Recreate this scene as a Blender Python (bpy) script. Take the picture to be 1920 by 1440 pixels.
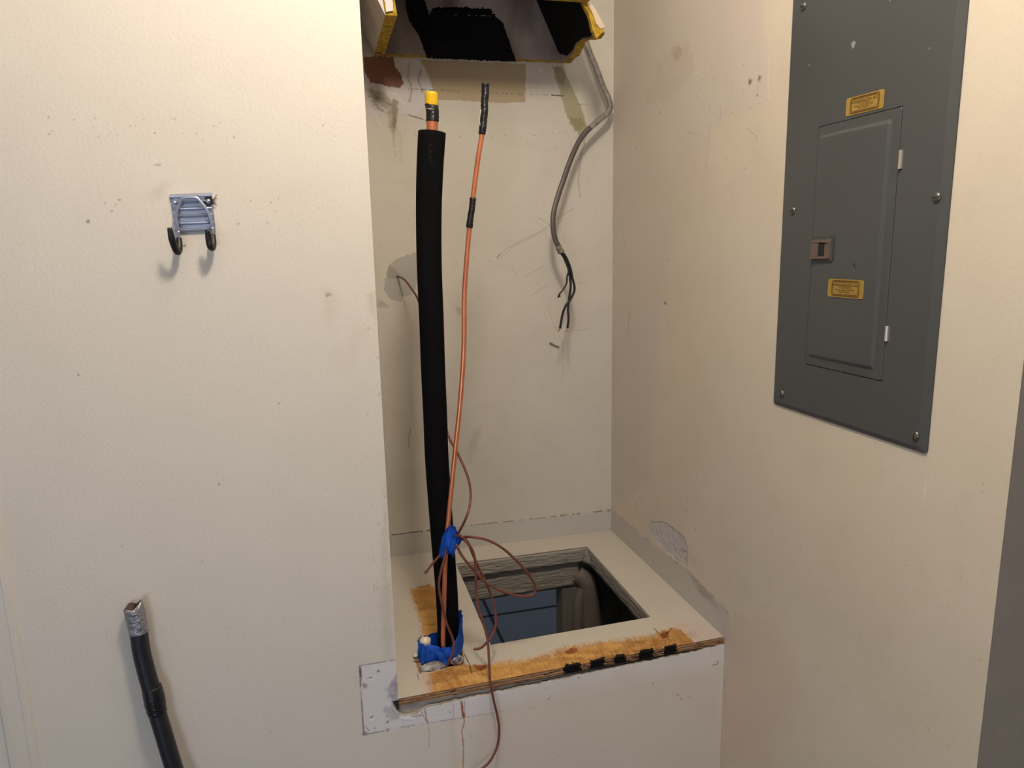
import bpy, bmesh, math, random
import numpy as np
from mathutils import Vector, Matrix

SC = bpy.context.scene
for o in list(bpy.data.objects):
    bpy.data.objects.remove(o)
COL = SC.collection

# ------------------------------------------------------------ camera
F_PX, PITCH, YAW, ROLL = 1333.48, math.radians(-10.7572), math.radians(14.7316), math.radians(-1.1913)
CAM = np.array([-0.0943, -1.314, 0.8826])
FW = np.array([math.sin(YAW)*math.cos(PITCH), math.cos(YAW)*math.cos(PITCH), math.sin(PITCH)])
R0 = np.array([math.cos(YAW), -math.sin(YAW), 0.0]); U0 = np.cross(R0, FW)
RT = R0*math.cos(ROLL)+U0*math.sin(ROLL); UP = -R0*math.sin(ROLL)+U0*math.cos(ROLL)
cd = bpy.data.cameras.new('camera'); cam = bpy.data.objects.new('camera', cd); COL.objects.link(cam)
cd.sensor_fit = 'HORIZONTAL'; cd.sensor_width = 36.0; cd.lens = F_PX/1920*36.0; cd.clip_start = 0.02
cam.matrix_world = Matrix(((RT[0], UP[0], -FW[0], CAM[0]), (RT[1], UP[1], -FW[1], CAM[1]),
                           (RT[2], UP[2], -FW[2], CAM[2]), (0, 0, 0, 1)))
SC.camera = cam

# ------------------------------------------------------------ light and exposure
SC.view_settings.view_transform = 'Standard'; SC.view_settings.look = 'None'
SC.view_settings.exposure = 0.0; SC.view_settings.gamma = 1.0; SC.view_settings.use_curve_mapping = False
wd = bpy.data.worlds.new('world'); SC.world = wd; wd.use_nodes = True
wd.node_tree.nodes['Background'].inputs[0].default_value = (0.88, 0.91, 1.0, 1)
wd.node_tree.nodes['Background'].inputs[1].default_value = 0.27

def lamp(name, kind, loc, power, col, size=0.1, aim=None, sizey=None):
    l = bpy.data.lights.new(name, kind); l.energy = power; l.color = col
    if kind == 'AREA':
        l.shape = 'RECTANGLE' if sizey else 'DISK'; l.size = size
        if sizey: l.size_y = sizey
    else:
        l.shadow_soft_size = size
    o = bpy.data.objects.new(name, l); COL.objects.link(o); o.location = loc
    if aim is not None:
        o.rotation_euler = (Vector(aim)-Vector(loc)).to_track_quat('-Z', 'Y').to_euler()
    return o
lamp('ceiling_lamp_light', 'POINT', (0.12, -0.75, 1.82), 46.0, (1.0, 0.87, 0.73), 0.08)
lamp('window_daylight', 'AREA', (-1.0, -2.7, 0.15), 14.0, (0.74, 0.81, 1.0), 0.8, (0.0, 0, 0.1), 0.8)
lamp('far_room_daylight', 'AREA', (0.9, 2.6, 1.0), 0.3, (0.40, 0.62, 1.0), 0.8, (0.5, 1.4, -0.6))

# ------------------------------------------------------------ helpers
W, D = 0.7408, 0.667           # niche width and depth, x=0 is its left edge, y=0 the wall face, z=0 the shelf
ZF, ZC = -0.62, 2.05           # floor and ceiling

def ray(px, py): return FW+RT*(px-960)/F_PX-UP*(py-720)/F_PX
def spot(px, py, ax, v):       # point seen at a photo position on the plane axis=v
    d = ray(px, py); return CAM+d*(v-CAM[ax])/d[ax]
def spotn(px, py, p0, n):
    d = ray(px, py); n = np.array(n, float); return CAM+d*((np.array(p0)-CAM)@n)/(d@n)
def shelf_z(x, y):
    u, v = x/W, y/D
    return -0.009*(1-u)*(1-v)+0.002*u*(1-v)+0.004*(1-u)*v+0.001*u*v
def spots(px, py):             # on the shelf top
    z = 0
    for _ in range(4):
        p = spot(px, py, 2, z); z = shelf_z(p[0], p[1])
    return p

def srgb(r, g, b):
    return tuple(((c/255)/12.92 if c/255 <= 0.04045 else ((c/255+0.055)/1.055)**2.4) for c in (r, g, b))

def material(name, col, rough=0.6, metal=0.0, bump=0.0, bscale=200.0, var=0.0, vscale=20.0, spec=0.5, coat=0.0, stretch=None, col2=None):
    m = bpy.data.materials.new(name); m.use_nodes = True
    nt = m.node_tree; b = nt.nodes['Principled BSDF']
    b.inputs['Base Color'].default_value = (*col, 1); b.inputs['Roughness'].default_value = rough
    b.inputs['Metallic'].default_value = metal; b.inputs['Specular IOR Level'].default_value = spec
    b.inputs['Coat Weight'].default_value = coat
    tc = nt.nodes.new('ShaderNodeTexCoord'); mp = nt.nodes.new('ShaderNodeMapping')
    if stretch: mp.inputs['Scale'].default_value = stretch
    nt.links.new(tc.outputs['Object'], mp.inputs['Vector'])
    if var or col2:
        n = nt.nodes.new('ShaderNodeTexNoise'); n.inputs['Scale'].default_value = vscale; n.inputs['Detail'].default_value = 6
        nt.links.new(mp.outputs[0], n.inputs['Vector'])
        r = nt.nodes.new('ShaderNodeValToRGB')
        r.color_ramp.elements[0].position = 0.35; r.color_ramp.elements[1].position = 0.65
        c2 = col2 if col2 else tuple(min(1, c*(1+var)) for c in col)
        c1 = col if col2 else tuple(c*(1-var) for c in col)
        r.color_ramp.elements[0].color = (*c1, 1); r.color_ramp.elements[1].color = (*c2, 1)
        nt.links.new(n.outputs[0], r.inputs[0]); nt.links.new(r.outputs[0], b.inputs['Base Color'])
    if bump:
        n = nt.nodes.new('ShaderNodeTexNoise'); n.inputs['Scale'].default_value = bscale; n.inputs['Detail'].default_value = 4
        nt.links.new(mp.outputs[0], n.inputs['Vector'])
        bp = nt.nodes.new('ShaderNodeBump'); bp.inputs['Strength'].default_value = 1.0; bp.inputs['Distance'].default_value = bump
        nt.links.new(n.outputs[0], bp.inputs['Height']); nt.links.new(bp.outputs[0], b.inputs['Normal'])
    return m

def paint_material(name, rough=0.55, bump=0.00025, bscale=260.0, rbump=0.0012, rscale=70.0):
    """surface whose base colour is the mesh colour attribute Paint; alpha raises the relief"""
    m = bpy.data.materials.new(name); m.use_nodes = True
    nt = m.node_tree; b = nt.nodes['Principled BSDF']; L = nt.links.new
    a = nt.nodes.new('ShaderNodeAttribute'); a.attribute_name = 'Paint'
    tc = nt.nodes.new('ShaderNodeTexCoord')
    n = nt.nodes.new('ShaderNodeTexNoise'); n.inputs['Scale'].default_value = 7; n.inputs['Detail'].default_value = 8
    L(tc.outputs['Object'], n.inputs['Vector'])
    mr = nt.nodes.new('ShaderNodeMapRange'); mr.inputs[3].default_value = 0.95; mr.inputs[4].default_value = 1.05
    L(n.outputs[0], mr.inputs[0])
    vm = nt.nodes.new('ShaderNodeVectorMath'); vm.operation = 'SCALE'
    L(a.outputs['Color'], vm.inputs[0]); L(mr.outputs[0], vm.inputs['Scale']); L(vm.outputs[0], b.inputs['Base Color'])
    b.inputs['Roughness'].default_value = rough; b.inputs['Specular IOR Level'].default_value = 0.2
    f = nt.nodes.new('ShaderNodeTexNoise'); f.inputs['Scale'].default_value = bscale; f.inputs['Detail'].default_value = 3
    g = nt.nodes.new('ShaderNodeTexNoise'); g.inputs['Scale'].default_value = rscale; g.inputs['Detail'].default_value = 6
    L(tc.outputs['Object'], f.inputs['Vector']); L(tc.outputs['Object'], g.inputs['Vector'])
    m1 = nt.nodes.new('ShaderNodeMath'); m1.operation = 'MULTIPLY'; L(f.outputs[0], m1.inputs[0]); m1.inputs[1].default_value = bump
    m2 = nt.nodes.new('ShaderNodeMath'); m2.operation = 'MULTIPLY'; L(g.outputs[0], m2.inputs[0]); m2.inputs[1].default_value = rbump
    m3 = nt.nodes.new('ShaderNodeMath'); m3.operation = 'MULTIPLY'; L(m2.outputs[0], m3.inputs[0]); L(a.outputs['Alpha'], m3.inputs[1])
    m4 = nt.nodes.new('ShaderNodeMath'); m4.operation = 'ADD'; L(m1.outputs[0], m4.inputs[0]); L(m3.outputs[0], m4.inputs[1])
    bp = nt.nodes.new('ShaderNodeBump'); bp.inputs['Strength'].default_value = 1.0; bp.inputs['Distance'].default_value = 1.0
    L(m4.outputs[0], bp.inputs['Height']); L(bp.outputs[0], b.inputs['Normal'])
    return m

def link(name, me, mat, parent=None, smooth=False):
    o = bpy.data.objects.new(name, me); COL.objects.link(o)
    if mat: 
        for x in (mat if isinstance(mat, (list, tuple)) else [mat]): me.materials.append(x)
    if parent:
        o.parent = parent; o.matrix_parent_inverse = Matrix.Translation(-Vector(parent.location))
    if smooth:
        me.polygons.foreach_set('use_smooth', [True]*len(me.polygons))
    return o
def obj(name, bm, mat, parent=None, smooth=False):
    bmesh.ops.recalc_face_normals(bm, faces=bm.faces)
    me = bpy.data.meshes.new(name); bm.to_mesh(me); bm.free()
    return link(name, me, mat, parent, smooth)
def thing(name, label, cat, loc, group=None):
    o = bpy.data.objects.new(name, None); COL.objects.link(o); o.location = loc; o.empty_display_size = 0.05
    o['label'] = label; o['category'] = cat
    if group: o['group'] = group
    return o
def tag(o, label, cat, group=None):
    o['label'] = label; o['category'] = cat
    if group: o['group'] = group
    return o
def struct(o): o['kind'] = 'structure'; return o

def box(bm, x0, x1, y0, y1, z0, z1):
    v = [bm.verts.new(p) for p in ((x0,y0,z0),(x1,y0,z0),(x1,y1,z0),(x0,y1,z0),(x0,y0,z1),(x1,y0,z1),(x1,y1,z1),(x0,y1,z1))]
    for f in ((0,3,2,1),(4,5,6,7),(0,1,5,4),(1,2,6,5),(2,3,7,6),(3,0,4,7)): bm.faces.new([v[i] for i in f])
def hexa(bm, P):     # eight corners ordered like box
    v = [bm.verts.new(tuple(p)) for p in P]
    for f in ((0,3,2,1),(4,5,6,7),(0,1,5,4),(1,2,6,5),(2,3,7,6),(3,0,4,7)): bm.faces.new([v[i] for i in f])
def smooth_path(pts, n=8):
    P = [np.array(p, float) for p in pts]
    P = [2*P[0]-P[1]]+P+[2*P[-1]-P[-2]]; out = []
    for i in range(1, len(P)-2):
        a, b, c, d = P[i-1:i+3]
        for k in range(n):
            t = k/n
            out.append(0.5*((2*b)+(c-a)*t+(2*a-5*b+4*c-d)*t*t+(3*b-a-3*c+d)*t**3))
    out.append(P[-2]); return out
def tube(bm, pts, r, seg=14, n=8, caps=True, wob=0.0, flat=None, seed=1, smooth=True):
    """tube along pts; r scalar, list per point, or function of 0..1"""
    path = smooth_path(pts, n) if smooth else [np.array(p, float) for p in pts]
    m = len(path)
    if callable(r): rr = [r(i/(m-1)) for i in range(m)]
    elif isinstance(r, (list, tuple)): rr = list(np.interp(np.linspace(0, 1, m), np.linspace(0, 1, len(r)), r))
    else: rr = [r]*m
    rnd = random.Random(seed); prev = None; rings = []
    nrm = None
    for i, p in enumerate(path):
        t = path[min(i+1, m-1)]-path[max(i-1, 0)]; t = t/np.linalg.norm(t)
        if nrm is None:
            a = np.array([0, -1.0, 0]) if abs(t[1]) < 0.9 else np.array([1.0, 0, 0])
            nrm = a-t*(a@t)
        else: nrm = nrm-t*(nrm@t)
        nrm = nrm/np.linalg.norm(nrm); bn = np.cross(t, nrm); ring = []
        for k in range(seg):
            an = 2*math.pi*k/seg; q = rr[i]*(1+wob*(rnd.random()-0.5))
            fx = 1.0 if flat is None else flat
            ring.append(bm.verts.new(tuple(p+nrm*math.cos(an)*q*fx+bn*math.sin(an)*q)))
        rings.append(ring)
    for a, b in zip(rings, rings[1:]):
        for k in range(seg): bm.faces.new((a[k], a[(k+1) % seg], b[(k+1) % seg], b[k]))
    if caps: bm.faces.new(rings[0][::-1]); bm.faces.new(rings[-1])
    return rings
def hollow(bm, pts, r, ri, depth, seg=28, n=8):
    """tube whose last end is open with a bore of radius ri and given depth"""
    rings = tube(bm, pts, r, seg, n, caps=False)
    end = rings[-1]; c = sum((v.co for v in end), Vector())/seg
    c2 = sum((v.co for v in rings[-2]), Vector())/seg; ax = (c-c2).normalized()
    q_ = ri if isinstance(r, list) else ri/r; i1 = [bm.verts.new(c+(v.co-c)*q_) for v in end]; i2 = [bm.verts.new(v.co-ax*depth) for v in i1]
    for A, B in ((end, i1), (i1, i2)):
        for k in range(seg): bm.faces.new((A[k], A[(k+1) % seg], B[(k+1) % seg], B[k]))
    bm.faces.new(i2); bm.faces.new(rings[0][::-1])

# value noise in numpy
def vnoise(x, y, seed=0):
    xi = np.floor(x).astype(np.int64); yi = np.floor(y).astype(np.int64); xf = x-xi; yf = y-yi
    def h(a, b):
        n = (a*374761393+b*668265263+seed*974634777) & 0xffffffff
        n = ((n ^ (n >> 13))*1274126177) & 0xffffffff
        return ((n ^ (n >> 16)) & 0xffff)/65535.0
    u = xf*xf*(3-2*xf); v = yf*yf*(3-2*yf)
    return (h(xi, yi)*(1-u)+h(xi+1, yi)*u)*(1-v)+(h(xi, yi+1)*(1-u)+h(xi+1, yi+1)*u)*v
def fbm(x, y, seed=0, oct=4):
    s = 0; a = 0.5; t = 0
    for i in range(oct): s = s+a*vnoise(x*2**i, y*2**i, seed+i*17); t += a; a *= 0.5
    return s/t

class Canvas:
    """per-vertex paint on a flat sheet with coordinates U,V in metres"""
    def __init__(s, U, V, base, conv):
        s.U, s.V = U, V; s.c = np.ones(U.shape+(4,)); s.c[..., :3] = base; s.c[..., 3] = 0; s.conv = conv
    def _sub(s, pts, pad):
        a = np.array(pts); m = (s.U > a[:, 0].min()-pad) & (s.U < a[:, 0].max()+pad) & (s.V > a[:, 1].min()-pad) & (s.V < a[:, 1].max()+pad)
        return np.nonzero(m)
    def _mix(s, idx, m, col, relief):
        c = s.c[idx]; c[:, :3] = c[:, :3]*(1-m[:, None])+np.array(col)*m[:, None]
        if relief is not None: c[:, 3] = c[:, 3]*(1-m)+relief*m
        s.c[idx] = c
    def blot(s, poly, col, a=1.0, soft=0.0015, rag=0.002, rs=120, relief=None, px=True, patchy=0.0, st=(1, 1), seed=3):
        P = [s.conv(*p) for p in poly] if px else poly
        idx = s._sub(P, soft+rag+0.004)
        if len(idx[0]) == 0: return
        u, v = s.U[idx], s.V[idx]; n = len(P)
        d = np.full(u.shape, 1e9); ins = np.zeros(u.shape, bool)
        for i in range(n):
            x1, y1 = P[i]; x2, y2 = P[(i+1) % n]; ex, ey = x2-x1, y2-y1
            t = np.clip(((u-x1)*ex+(v-y1)*ey)/(ex*ex+ey*ey+1e-12), 0, 1)
            d = np.minimum(d, np.hypot(u-x1-t*ex, v-y1-t*ey))
            cr = ((y1 > v) != (y2 > v)) & (u < (x2-x1)*(v-y1)/((y2-y1) if abs(y2-y1) > 1e-12 else 1e-12)+x1)
            ins ^= cr
        d = np.where(ins, -d, d)+(fbm(u*rs*st[0], v*rs*st[1], seed)-0.5)*2*rag
        m = np.clip(0.5-d/(2*soft+1e-6), 0, 1)*a
        if patchy: m = m*np.clip(1-patchy+patchy*2*(fbm(u*rs*0.5, v*rs*0.5, seed+5)), 0, 1)
        s._mix(idx, m, col, relief)
    def line(s, pts, w, col, a=1.0, rag=0.5, dash=0.0, rs=200, px=True, relief=None, seed=9, soft=1.0):
        P = [s.conv(*p) for p in pts] if px else pts
        idx = s._sub(P, w*3)
        if len(idx[0]) == 0: return
        u, v = s.U[idx], s.V[idx]; d = np.full(u.shape, 1e9)
        for (x1, y1), (x2, y2) in zip(P, P[1:]):
            ex, ey = x2-x1, y2-y1; t = np.clip(((u-x1)*ex+(v-y1)*ey)/(ex*ex+ey*ey+1e-12), 0, 1)
            d = np.minimum(d, np.hypot(u-x1-t*ex, v-y1-t*ey))
        ww = w*(1+rag*2*(fbm(u*rs, v*rs, seed)-0.5)); m = np.clip((ww-d)/(w*soft)+0.5, 0, 1)*a
        if dash: m = m*(fbm(u*60, v*60, seed+4) > dash)
        s._mix(idx, m, col, relief)
    def dot(s, p, r, col, a=1.0, px=True, relief=None):
        s.line([p, (p[0]+0.5, p[1]) if px else (p[0]+1e-4, p[1])], r, col, a, 0.8, px=px, relief=relief)
    def flecks(s, n, region, col, r=(0.0006, 0.002), a=(0.2, 0.6), seed=1, length=0.0):
        rnd = random.Random(seed)
        for _ in range(n):
            x = rnd.uniform(region[0], region[1]); y = rnd.uniform(region[2], region[3])
            p = s.conv(x, y); q = (p[0]+rnd.uniform(-1, 1)*length+1e-4, p[1]+rnd.uniform(-1, 1)*length)
            s.line([p, q], rnd.uniform(*r), col, rnd.uniform(*a), 1.0, px=False)
    def smudge(s, amp, scale, col, lo=0.5, seed=2, region=None):
        m = np.clip((fbm(s.U*scale, s.V*scale, seed, 5)-lo)*4, 0, 1)*amp
        if region is not None: m = m*region
        s.c[..., :3] = s.c[..., :3]*(1-m[..., None])+np.array(col)*m[..., None]

def sheet(name, P, paint, mat, keep=None, parent=None):
    """grid mesh from array P (nu,nv,3) with per-vertex paint"""
    nu, nv = P.shape[:2]; me = bpy.data.meshes.new(name)
    I = np.arange(nu*nv).reshape(nu, nv)
    q = np.stack([I[:-1, :-1], I[1:, :-1], I[1:, 1:], I[:-1, 1:]], -1).reshape(-1, 4)
    if keep is not None: q = q[keep.reshape(-1)]
    me.vertices.add(nu*nv); me.vertices.foreach_set('co', P.reshape(-1).astype(np.float32))
    me.loops.add(len(q)*4); me.loops.foreach_set('vertex_index', q.reshape(-1).astype(np.int32))
    me.polygons.add(len(q)); me.polygons.foreach_set('loop_start', (np.arange(len(q))*4).astype(np.int32))
    me.polygons.foreach_set('loop_total', np.full(len(q), 4, np.int32))
    me.update(calc_edges=True)
    at = me.color_attributes.new('Paint', 'FLOAT_COLOR', 'POINT')
    at.data.foreach_set('color', paint.reshape(-1).astype(np.float32))
    return link(name, me, mat, parent)

# ------------------------------------------------------------ colours of surfaces
CREAM = np.array(srgb(214, 208, 196)); GREYP = np.array(srgb(184, 182, 178)); DIRT = np.array(srgb(120, 104, 84))
WHITEP = np.array(srgb(216, 211, 209))
M_wall = paint_material('wall_paint', rbump=0.002)
M_front = paint_material('front_wall_paint', rough=0.5, bump=0.0005, bscale=170)
M_shelf = paint_material('shelf_paint', rough=0.6, bump=0.0002, bscale=120, rbump=0.0008, rscale=160)
M_plain = material('plain_wall_paint', tuple(CREAM), 0.6, bump=0.0004, bscale=180, var=0.03)
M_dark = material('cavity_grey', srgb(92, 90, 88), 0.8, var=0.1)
M_floor = material('grey_tile', srgb(84, 96, 108), 0.5, var=0.05)
M_grout = material('dark_grout', srgb(30, 30, 34), 0.9)

# ------------------------------------------------------------ back wall of the niche
def grid(u0, u1, v0, v1, s):
    u = np.linspace(u0, u1, int((u1-u0)/s)+1); v = np.linspace(v0, v1, int((v1-v0)/s)+1)
    return np.meshgrid(u, v, indexing='ij')
U, V = grid(0, W, 0, ZC, 0.0015)
cv = Canvas(U, V, np.array(srgb(196, 190, 178)), lambda px, py: (lambda p: (p[0], p[2]))(spot(px, py, 1, D)))
cv.smudge(0.25, 5, srgb(176, 168, 152), 0.5, 2)
cv.smudge(0.12, 30, srgb(160, 150, 130), 0.58, 5)
TAN = srgb(166, 148, 118)
# plaster mess at upper left
cv.blot([(682,100),(800,112),(812,190),(780,215),(700,215),(684,190)], srgb(198,192,190), 0.9, 0.004, 0.008, 60, relief=0.7)
cv.blot([(787,112),(986,120),(985,192),(940,193),(822,187),(811,165),(803,140)], TAN, 0.95, 0.0008, 0.002, 90)
cv.blot([(683,106),(738,106),(741,122),(753,141),(757,156),(751,166),(720,160),(695,155),(683,134)], srgb(122,84,64), 1.0, 0.0006, 0.004, 130, relief=0.3)
cv.blot([(686,165),(715,170),(742,195),(745,240),(738,262),(730,235),(728,205),(700,188)], srgb(160,150,130), 0.8, 0.003, 0.006, 90, relief=1.0)
cv.blot([(735,185),(748,190),(746,215),(740,245),(733,240),(736,210)], srgb(132,120,96), 0.8, 0.002, 0.004, 140, relief=1.0, patchy=0.7)
cv.line([(768,120),(764,145),(772,165),(768,190)], 0.0025, srgb(150,135,118), 0.7, 1.0)
cv.line([(755,213),(790,222),(800,230)], 0.0015, srgb(130,118,90), 0.7, 1.0, dash=0.4)
cv.line([(690,180),(720,190),(738,200)], 0.0015, srgb(120,108,88), 0.7, 1.0, dash=0.4)
for l, w_, c_ in (([(700,190),(712,205),(730,212),(745,206),(760,215)], .003, (150,136,112)), ([(742,240),(738,262),(742,290)], .004, (176,164,144)), ([(695,170),(706,182),(722,186)], .002, (128,114,92)), ([(790,130),(784,150),(792,172)], .002, (150,132,110)), ([(725,172),(742,176),(758,196)], .003, (214,208,202)), ([(690,198),(705,215),(712,240)], .003, (206,200,196)), ([(750,250),(752,300)], .006, (188,176,156)), ([(735,205),(741,228),(738,240)], .0012, (90,76,54)), ([(760,214),(800,226)], .001, (120,106,74))):
    cv.line(l, w_, srgb(*c_), 0.7, 1.0, relief=1.2, dash=0.35)
# old adhesive band
cv.blot([(1036,125),(1054,125),(1063,145),(1077,172),(1093,210),(1100,238),(1096,272),(1088,260),(1080,243),(1068,232),(1060,205),(1050,172)], srgb(156,150,120), 0.95, 0.0015, 0.005, 90, relief=0.8)
cv.blot([(1038,125),(1056,125),(1060,140),(1056,160),(1045,152)], srgb(136,128,104), 0.8, 0.002, 0.004, 140, relief=1, patchy=0.6)
cv.blot([(1068,220),(1090,222),(1098,236),(1078,246)], srgb(134,126,84), 0.7, 0.002, 0.006, 120, relief=1, patchy=0.8)
cv.line([(1094,270),(1088,300),(1084,340),(1088,370)], 0.003, srgb(150,140,118), 0.45, 1.0)
cv.line([(1083,196),(1100,195)], 0.001, srgb(110,100,80), 0.7, 1.0)
cv.blot([(1012,124),(1022,124),(1018,136),(1012,142),(1008,134)], srgb(205,196,180), 1, 0.0005, 0.001, 200, relief=1)
BLK = srgb(58, 48, 40)
for x0, x1, y0, y1, n in ((765, 812, 166, 169, 9), (825, 878, 169, 172, 5), (920, 985, 174, 177, 7), (995, 1060, 177, 179.5, 9)):
    rnd = random.Random(x0)
    for k in range(n):
        t = (k+rnd.random()*0.5)/n; x = x0+(x1-x0)*t; y = y0+(y1-y0)*t
        cv.line([(x, y), (x+rnd.uniform(1, 5), y+0.3)], 0.0007, BLK, 0.9)
cv.line([(1034,178.5),(1042,179),(1054,180)], 0.0012, BLK, 1, 0.8)
for x, y in ((737,248),(759,248),(778,252),(846,256),(861,256),(880,258),(922,257),(947,254),(976,257),(1002,254),(1036,250),(1049,248),(1062,248),(1072,248),(1040,275),(1043,156)):
    cv.dot((x, y), 0.0009, BLK, 0.85)
# spackle round the wire hole
cv.blot([(725,512),(730,496),(749,482),(776,474),(790,476),(790,500),(779,543),(768,556),(755,556),(753,569),(743,563),(733,562),(718,543),(722,528)], srgb(166,162,154), 0.95, 0.0008, 0.005, 110, relief=0.5)
cv.blot([(724,512),(731,497),(744,505),(750,515),(740,523),(728,521)], srgb(146,142,134), 0.8, 0.001, 0.002, 150, relief=1)
cv.blot([(706,560),(722,566),(727,575),(716,578),(707,572)], srgb(140,128,122), 0.5, 0.004, 0.006, 60)
cv.dot((745,518), 0.003, srgb(110,104,98), 1)
# scratches, scuffs
SCR = srgb(140, 126, 108)
cv.line([(931,484),(950,466),(985,448),(1010,436),(1035,418),(1062,398),(1075,392)], 0.0008, SCR, 0.8)
cv.line([(936,486),(960,465),(990,449),(1028,428)], 0.0006, SCR, 0.6)
cv.line([(936,477),(933,484)], 0.0012, BLK, 0.6)
for l in ([(916,488),(926,492)], [(982,519),(1020,498)], [(994,556),(1020,538),(1028,535)], [(1026,574),(1040,612),(1045,620)], [(1085,530),(1100,530)], [(1056,635),(1056,700)], [(1058,622),(1090,618),(1108,616)], [(960,505),(968,514)], [(767,806),(766,830),(770,842)], [(916,983),(927,996)], [(935,973),(944,978)], [(1010,408),(1028,420)]):
    cv.line(l, 0.0007, SCR, 0.7)
cv.line([(770,804),(767,820),(766,838)], 0.0011, srgb(90,80,70), 0.7)
cv.blot([(855,576),(866,578),(864,592),(858,590)], srgb(150,140,128), 0.5, 0.003, 0.003, 80)
cv.blot([(880,860),(895,838),(900,800),(888,806),(876,850)], srgb(150,140,124), 0.35, 0.01, 0.01, 40)
cv.flecks(70, (700, 1145, 260, 950), srgb(110,98,82), (0.0004, 0.001), (0.3, 0.7), 4)
cv.flecks(40, (880, 1140, 380, 960), SCR, (0.0004, 0.0008), (0.2, 0.5), 6, 0.008)
cv.flecks(30, (690, 780, 260, 980), srgb(130,116,104), (0.0004, 0.001), (0.2, 0.6), 8, 0.004)
# strip of grey paint along the shelf, gunk on its top edge
cv.blot([(700,1007),(735,1003),(860,987),(1000,973),(1160,956),(1160,1010),(700,1070)], srgb(184,181,174), 1.0, 0.0008, 0.0015, 80)
cv.line([(735,1003),(790,996),(860,987),(950,978),(1050,967),(1148,957)], 0.0012, srgb(118,100,76), 0.9, 1.0, dash=0.42)
cv.line([(735,1003),(806,994)], 0.0014, srgb(60,48,38), 0.9, 1.0, dash=0.4)
cv.line([(1040,968),(1148,956)], 0.0022, srgb(128,112,84), 0.8, 1.0, dash=0.45)
cv.line([(1149,300),(1149,600),(1148,958)], 0.0012, srgb(120,104,84), 0.7, 1.0, dash=0.55)
struct(sheet('wall_back', np.stack([U, np.full_like(U, D), V], -1), cv.c, M_wall))
bm = bmesh.new(); box(bm, -0.1, W+0.1, D+0.002, D+0.1, 0, ZC); struct(obj('wall_back', bm, M_plain))

# ------------------------------------------------------------ right wall
YE = -0.6347
U, V = grid(YE, D, -0.38, ZC, 0.002)
zc = np.where(V < 0, 0, V)
rv = Canvas(U, V, np.array(srgb(204, 193, 174)), lambda px, py: (lambda p: (p[1], p[2]))(spot(px, py, 0, W)))
rv.smudge(0.22, 4, srgb(190, 176, 150), 0.48, 11)
rv.smudge(0.10, 26, srgb(164, 150, 130), 0.6, 12)
rv.blot([(1150,0),(1420,-60),(1441,100),(1440,188),(1400,205),(1370,212),(1340,240),(1270,330),(1240,600),(1215,900),(1150,950)], srgb(196,186,174), 0.7, 0.012, 0.012, 20)
rv.line([(1441,110),(1440,188)], 0.0008, srgb(220,212,196), 0.8)
rv.line([(1440,188),(1400,203),(1372,211)], 0.0007, srgb(110,96,80), 0.5, 1.0, dash=0.5)
for x, y in ((1406,154),(1424,147)):
    rv.dot((x, y), 0.0055, srgb(136,122,104), 0.85, relief=1); rv.dot((x, y-1), 0.0024, srgb(96,84,70), 0.8, relief=1)
rv.dot((1420,179), 0.0014, BLK, 1)
rv.line([(1424,152),(1420,165),(1420,182)], 0.0005, SCR, 0.7); rv.line([(1394,168),(1391,180)], 0.0006, SCR, 0.7)
rv.blot([(1258,92),(1275,84),(1278,100),(1272,112),(1262,108)], srgb(160,142,116), 0.6, 0.003, 0.006, 120, patchy=0.9)
rv.blot([(1235,120),(1290,70),(1300,130),(1260,180),(1210,190)], srgb(170, 154, 134), 0.22, 0.01, 0.02, 60, patchy=1.0)
for l in ([(1168,176),(1178,158)], [(1332,230),(1326,290),(1322,325)], [(1350,198),(1352,215),(1348,225)], [(1400,240),(1418,256),(1420,266)], [(1164,390),(1166,430),(1170,450),(1178,480)], [(1181,580),(1178,610),(1176,635)], [(1232,369),(1247,361)], [(1181,508),(1178,530)], [(1248,490),(1256,486)], [(1288,248),(1302,250)], [(1498,1025),(1503,1034)], [(1444,993),(1448,1005)], [(1206,965),(1206,1003)], [(1192,940),(1193,965)], [(1150,660),(1154,700)]):
    rv.line(l, 0.0008, srgb(130,114,96), 0.5)
rv.line([(1181,582),(1176,632)], 0.001, srgb(110,98,84), 0.7)
for x, y, r in ((1193,277,.0016),(1207,517,.0012),(1237,624,.001),(1230,629,.001),(1255,130,.001),(1394,122,.001),(1397,316,.001),(1247,568,.004),(1237,210,.002)):
    rv.dot((x, y), r, srgb(100,86,70), 0.8)
rv.flecks(90, (1155, 1450, 60, 1100), srgb(120,104,84), (0.0005, 0.0012), (0.2, 0.6), 14)
rv.flecks(40, (1190, 1380, 60, 330), srgb(130,112,92), (0.0005, 0.001), (0.2, 0.5), 15, 0.012)
rv.flecks(60, (1380, 1860, 820, 1420), srgb(150,124,104), (0.0004, 0.001), (0.2, 0.5), 16, 0.004)
rv.flecks(50, (1160, 1320, 880, 1060), srgb(110,94,74), (0.0005, 0.0014), (0.3, 0.8), 17, 0.004)
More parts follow.
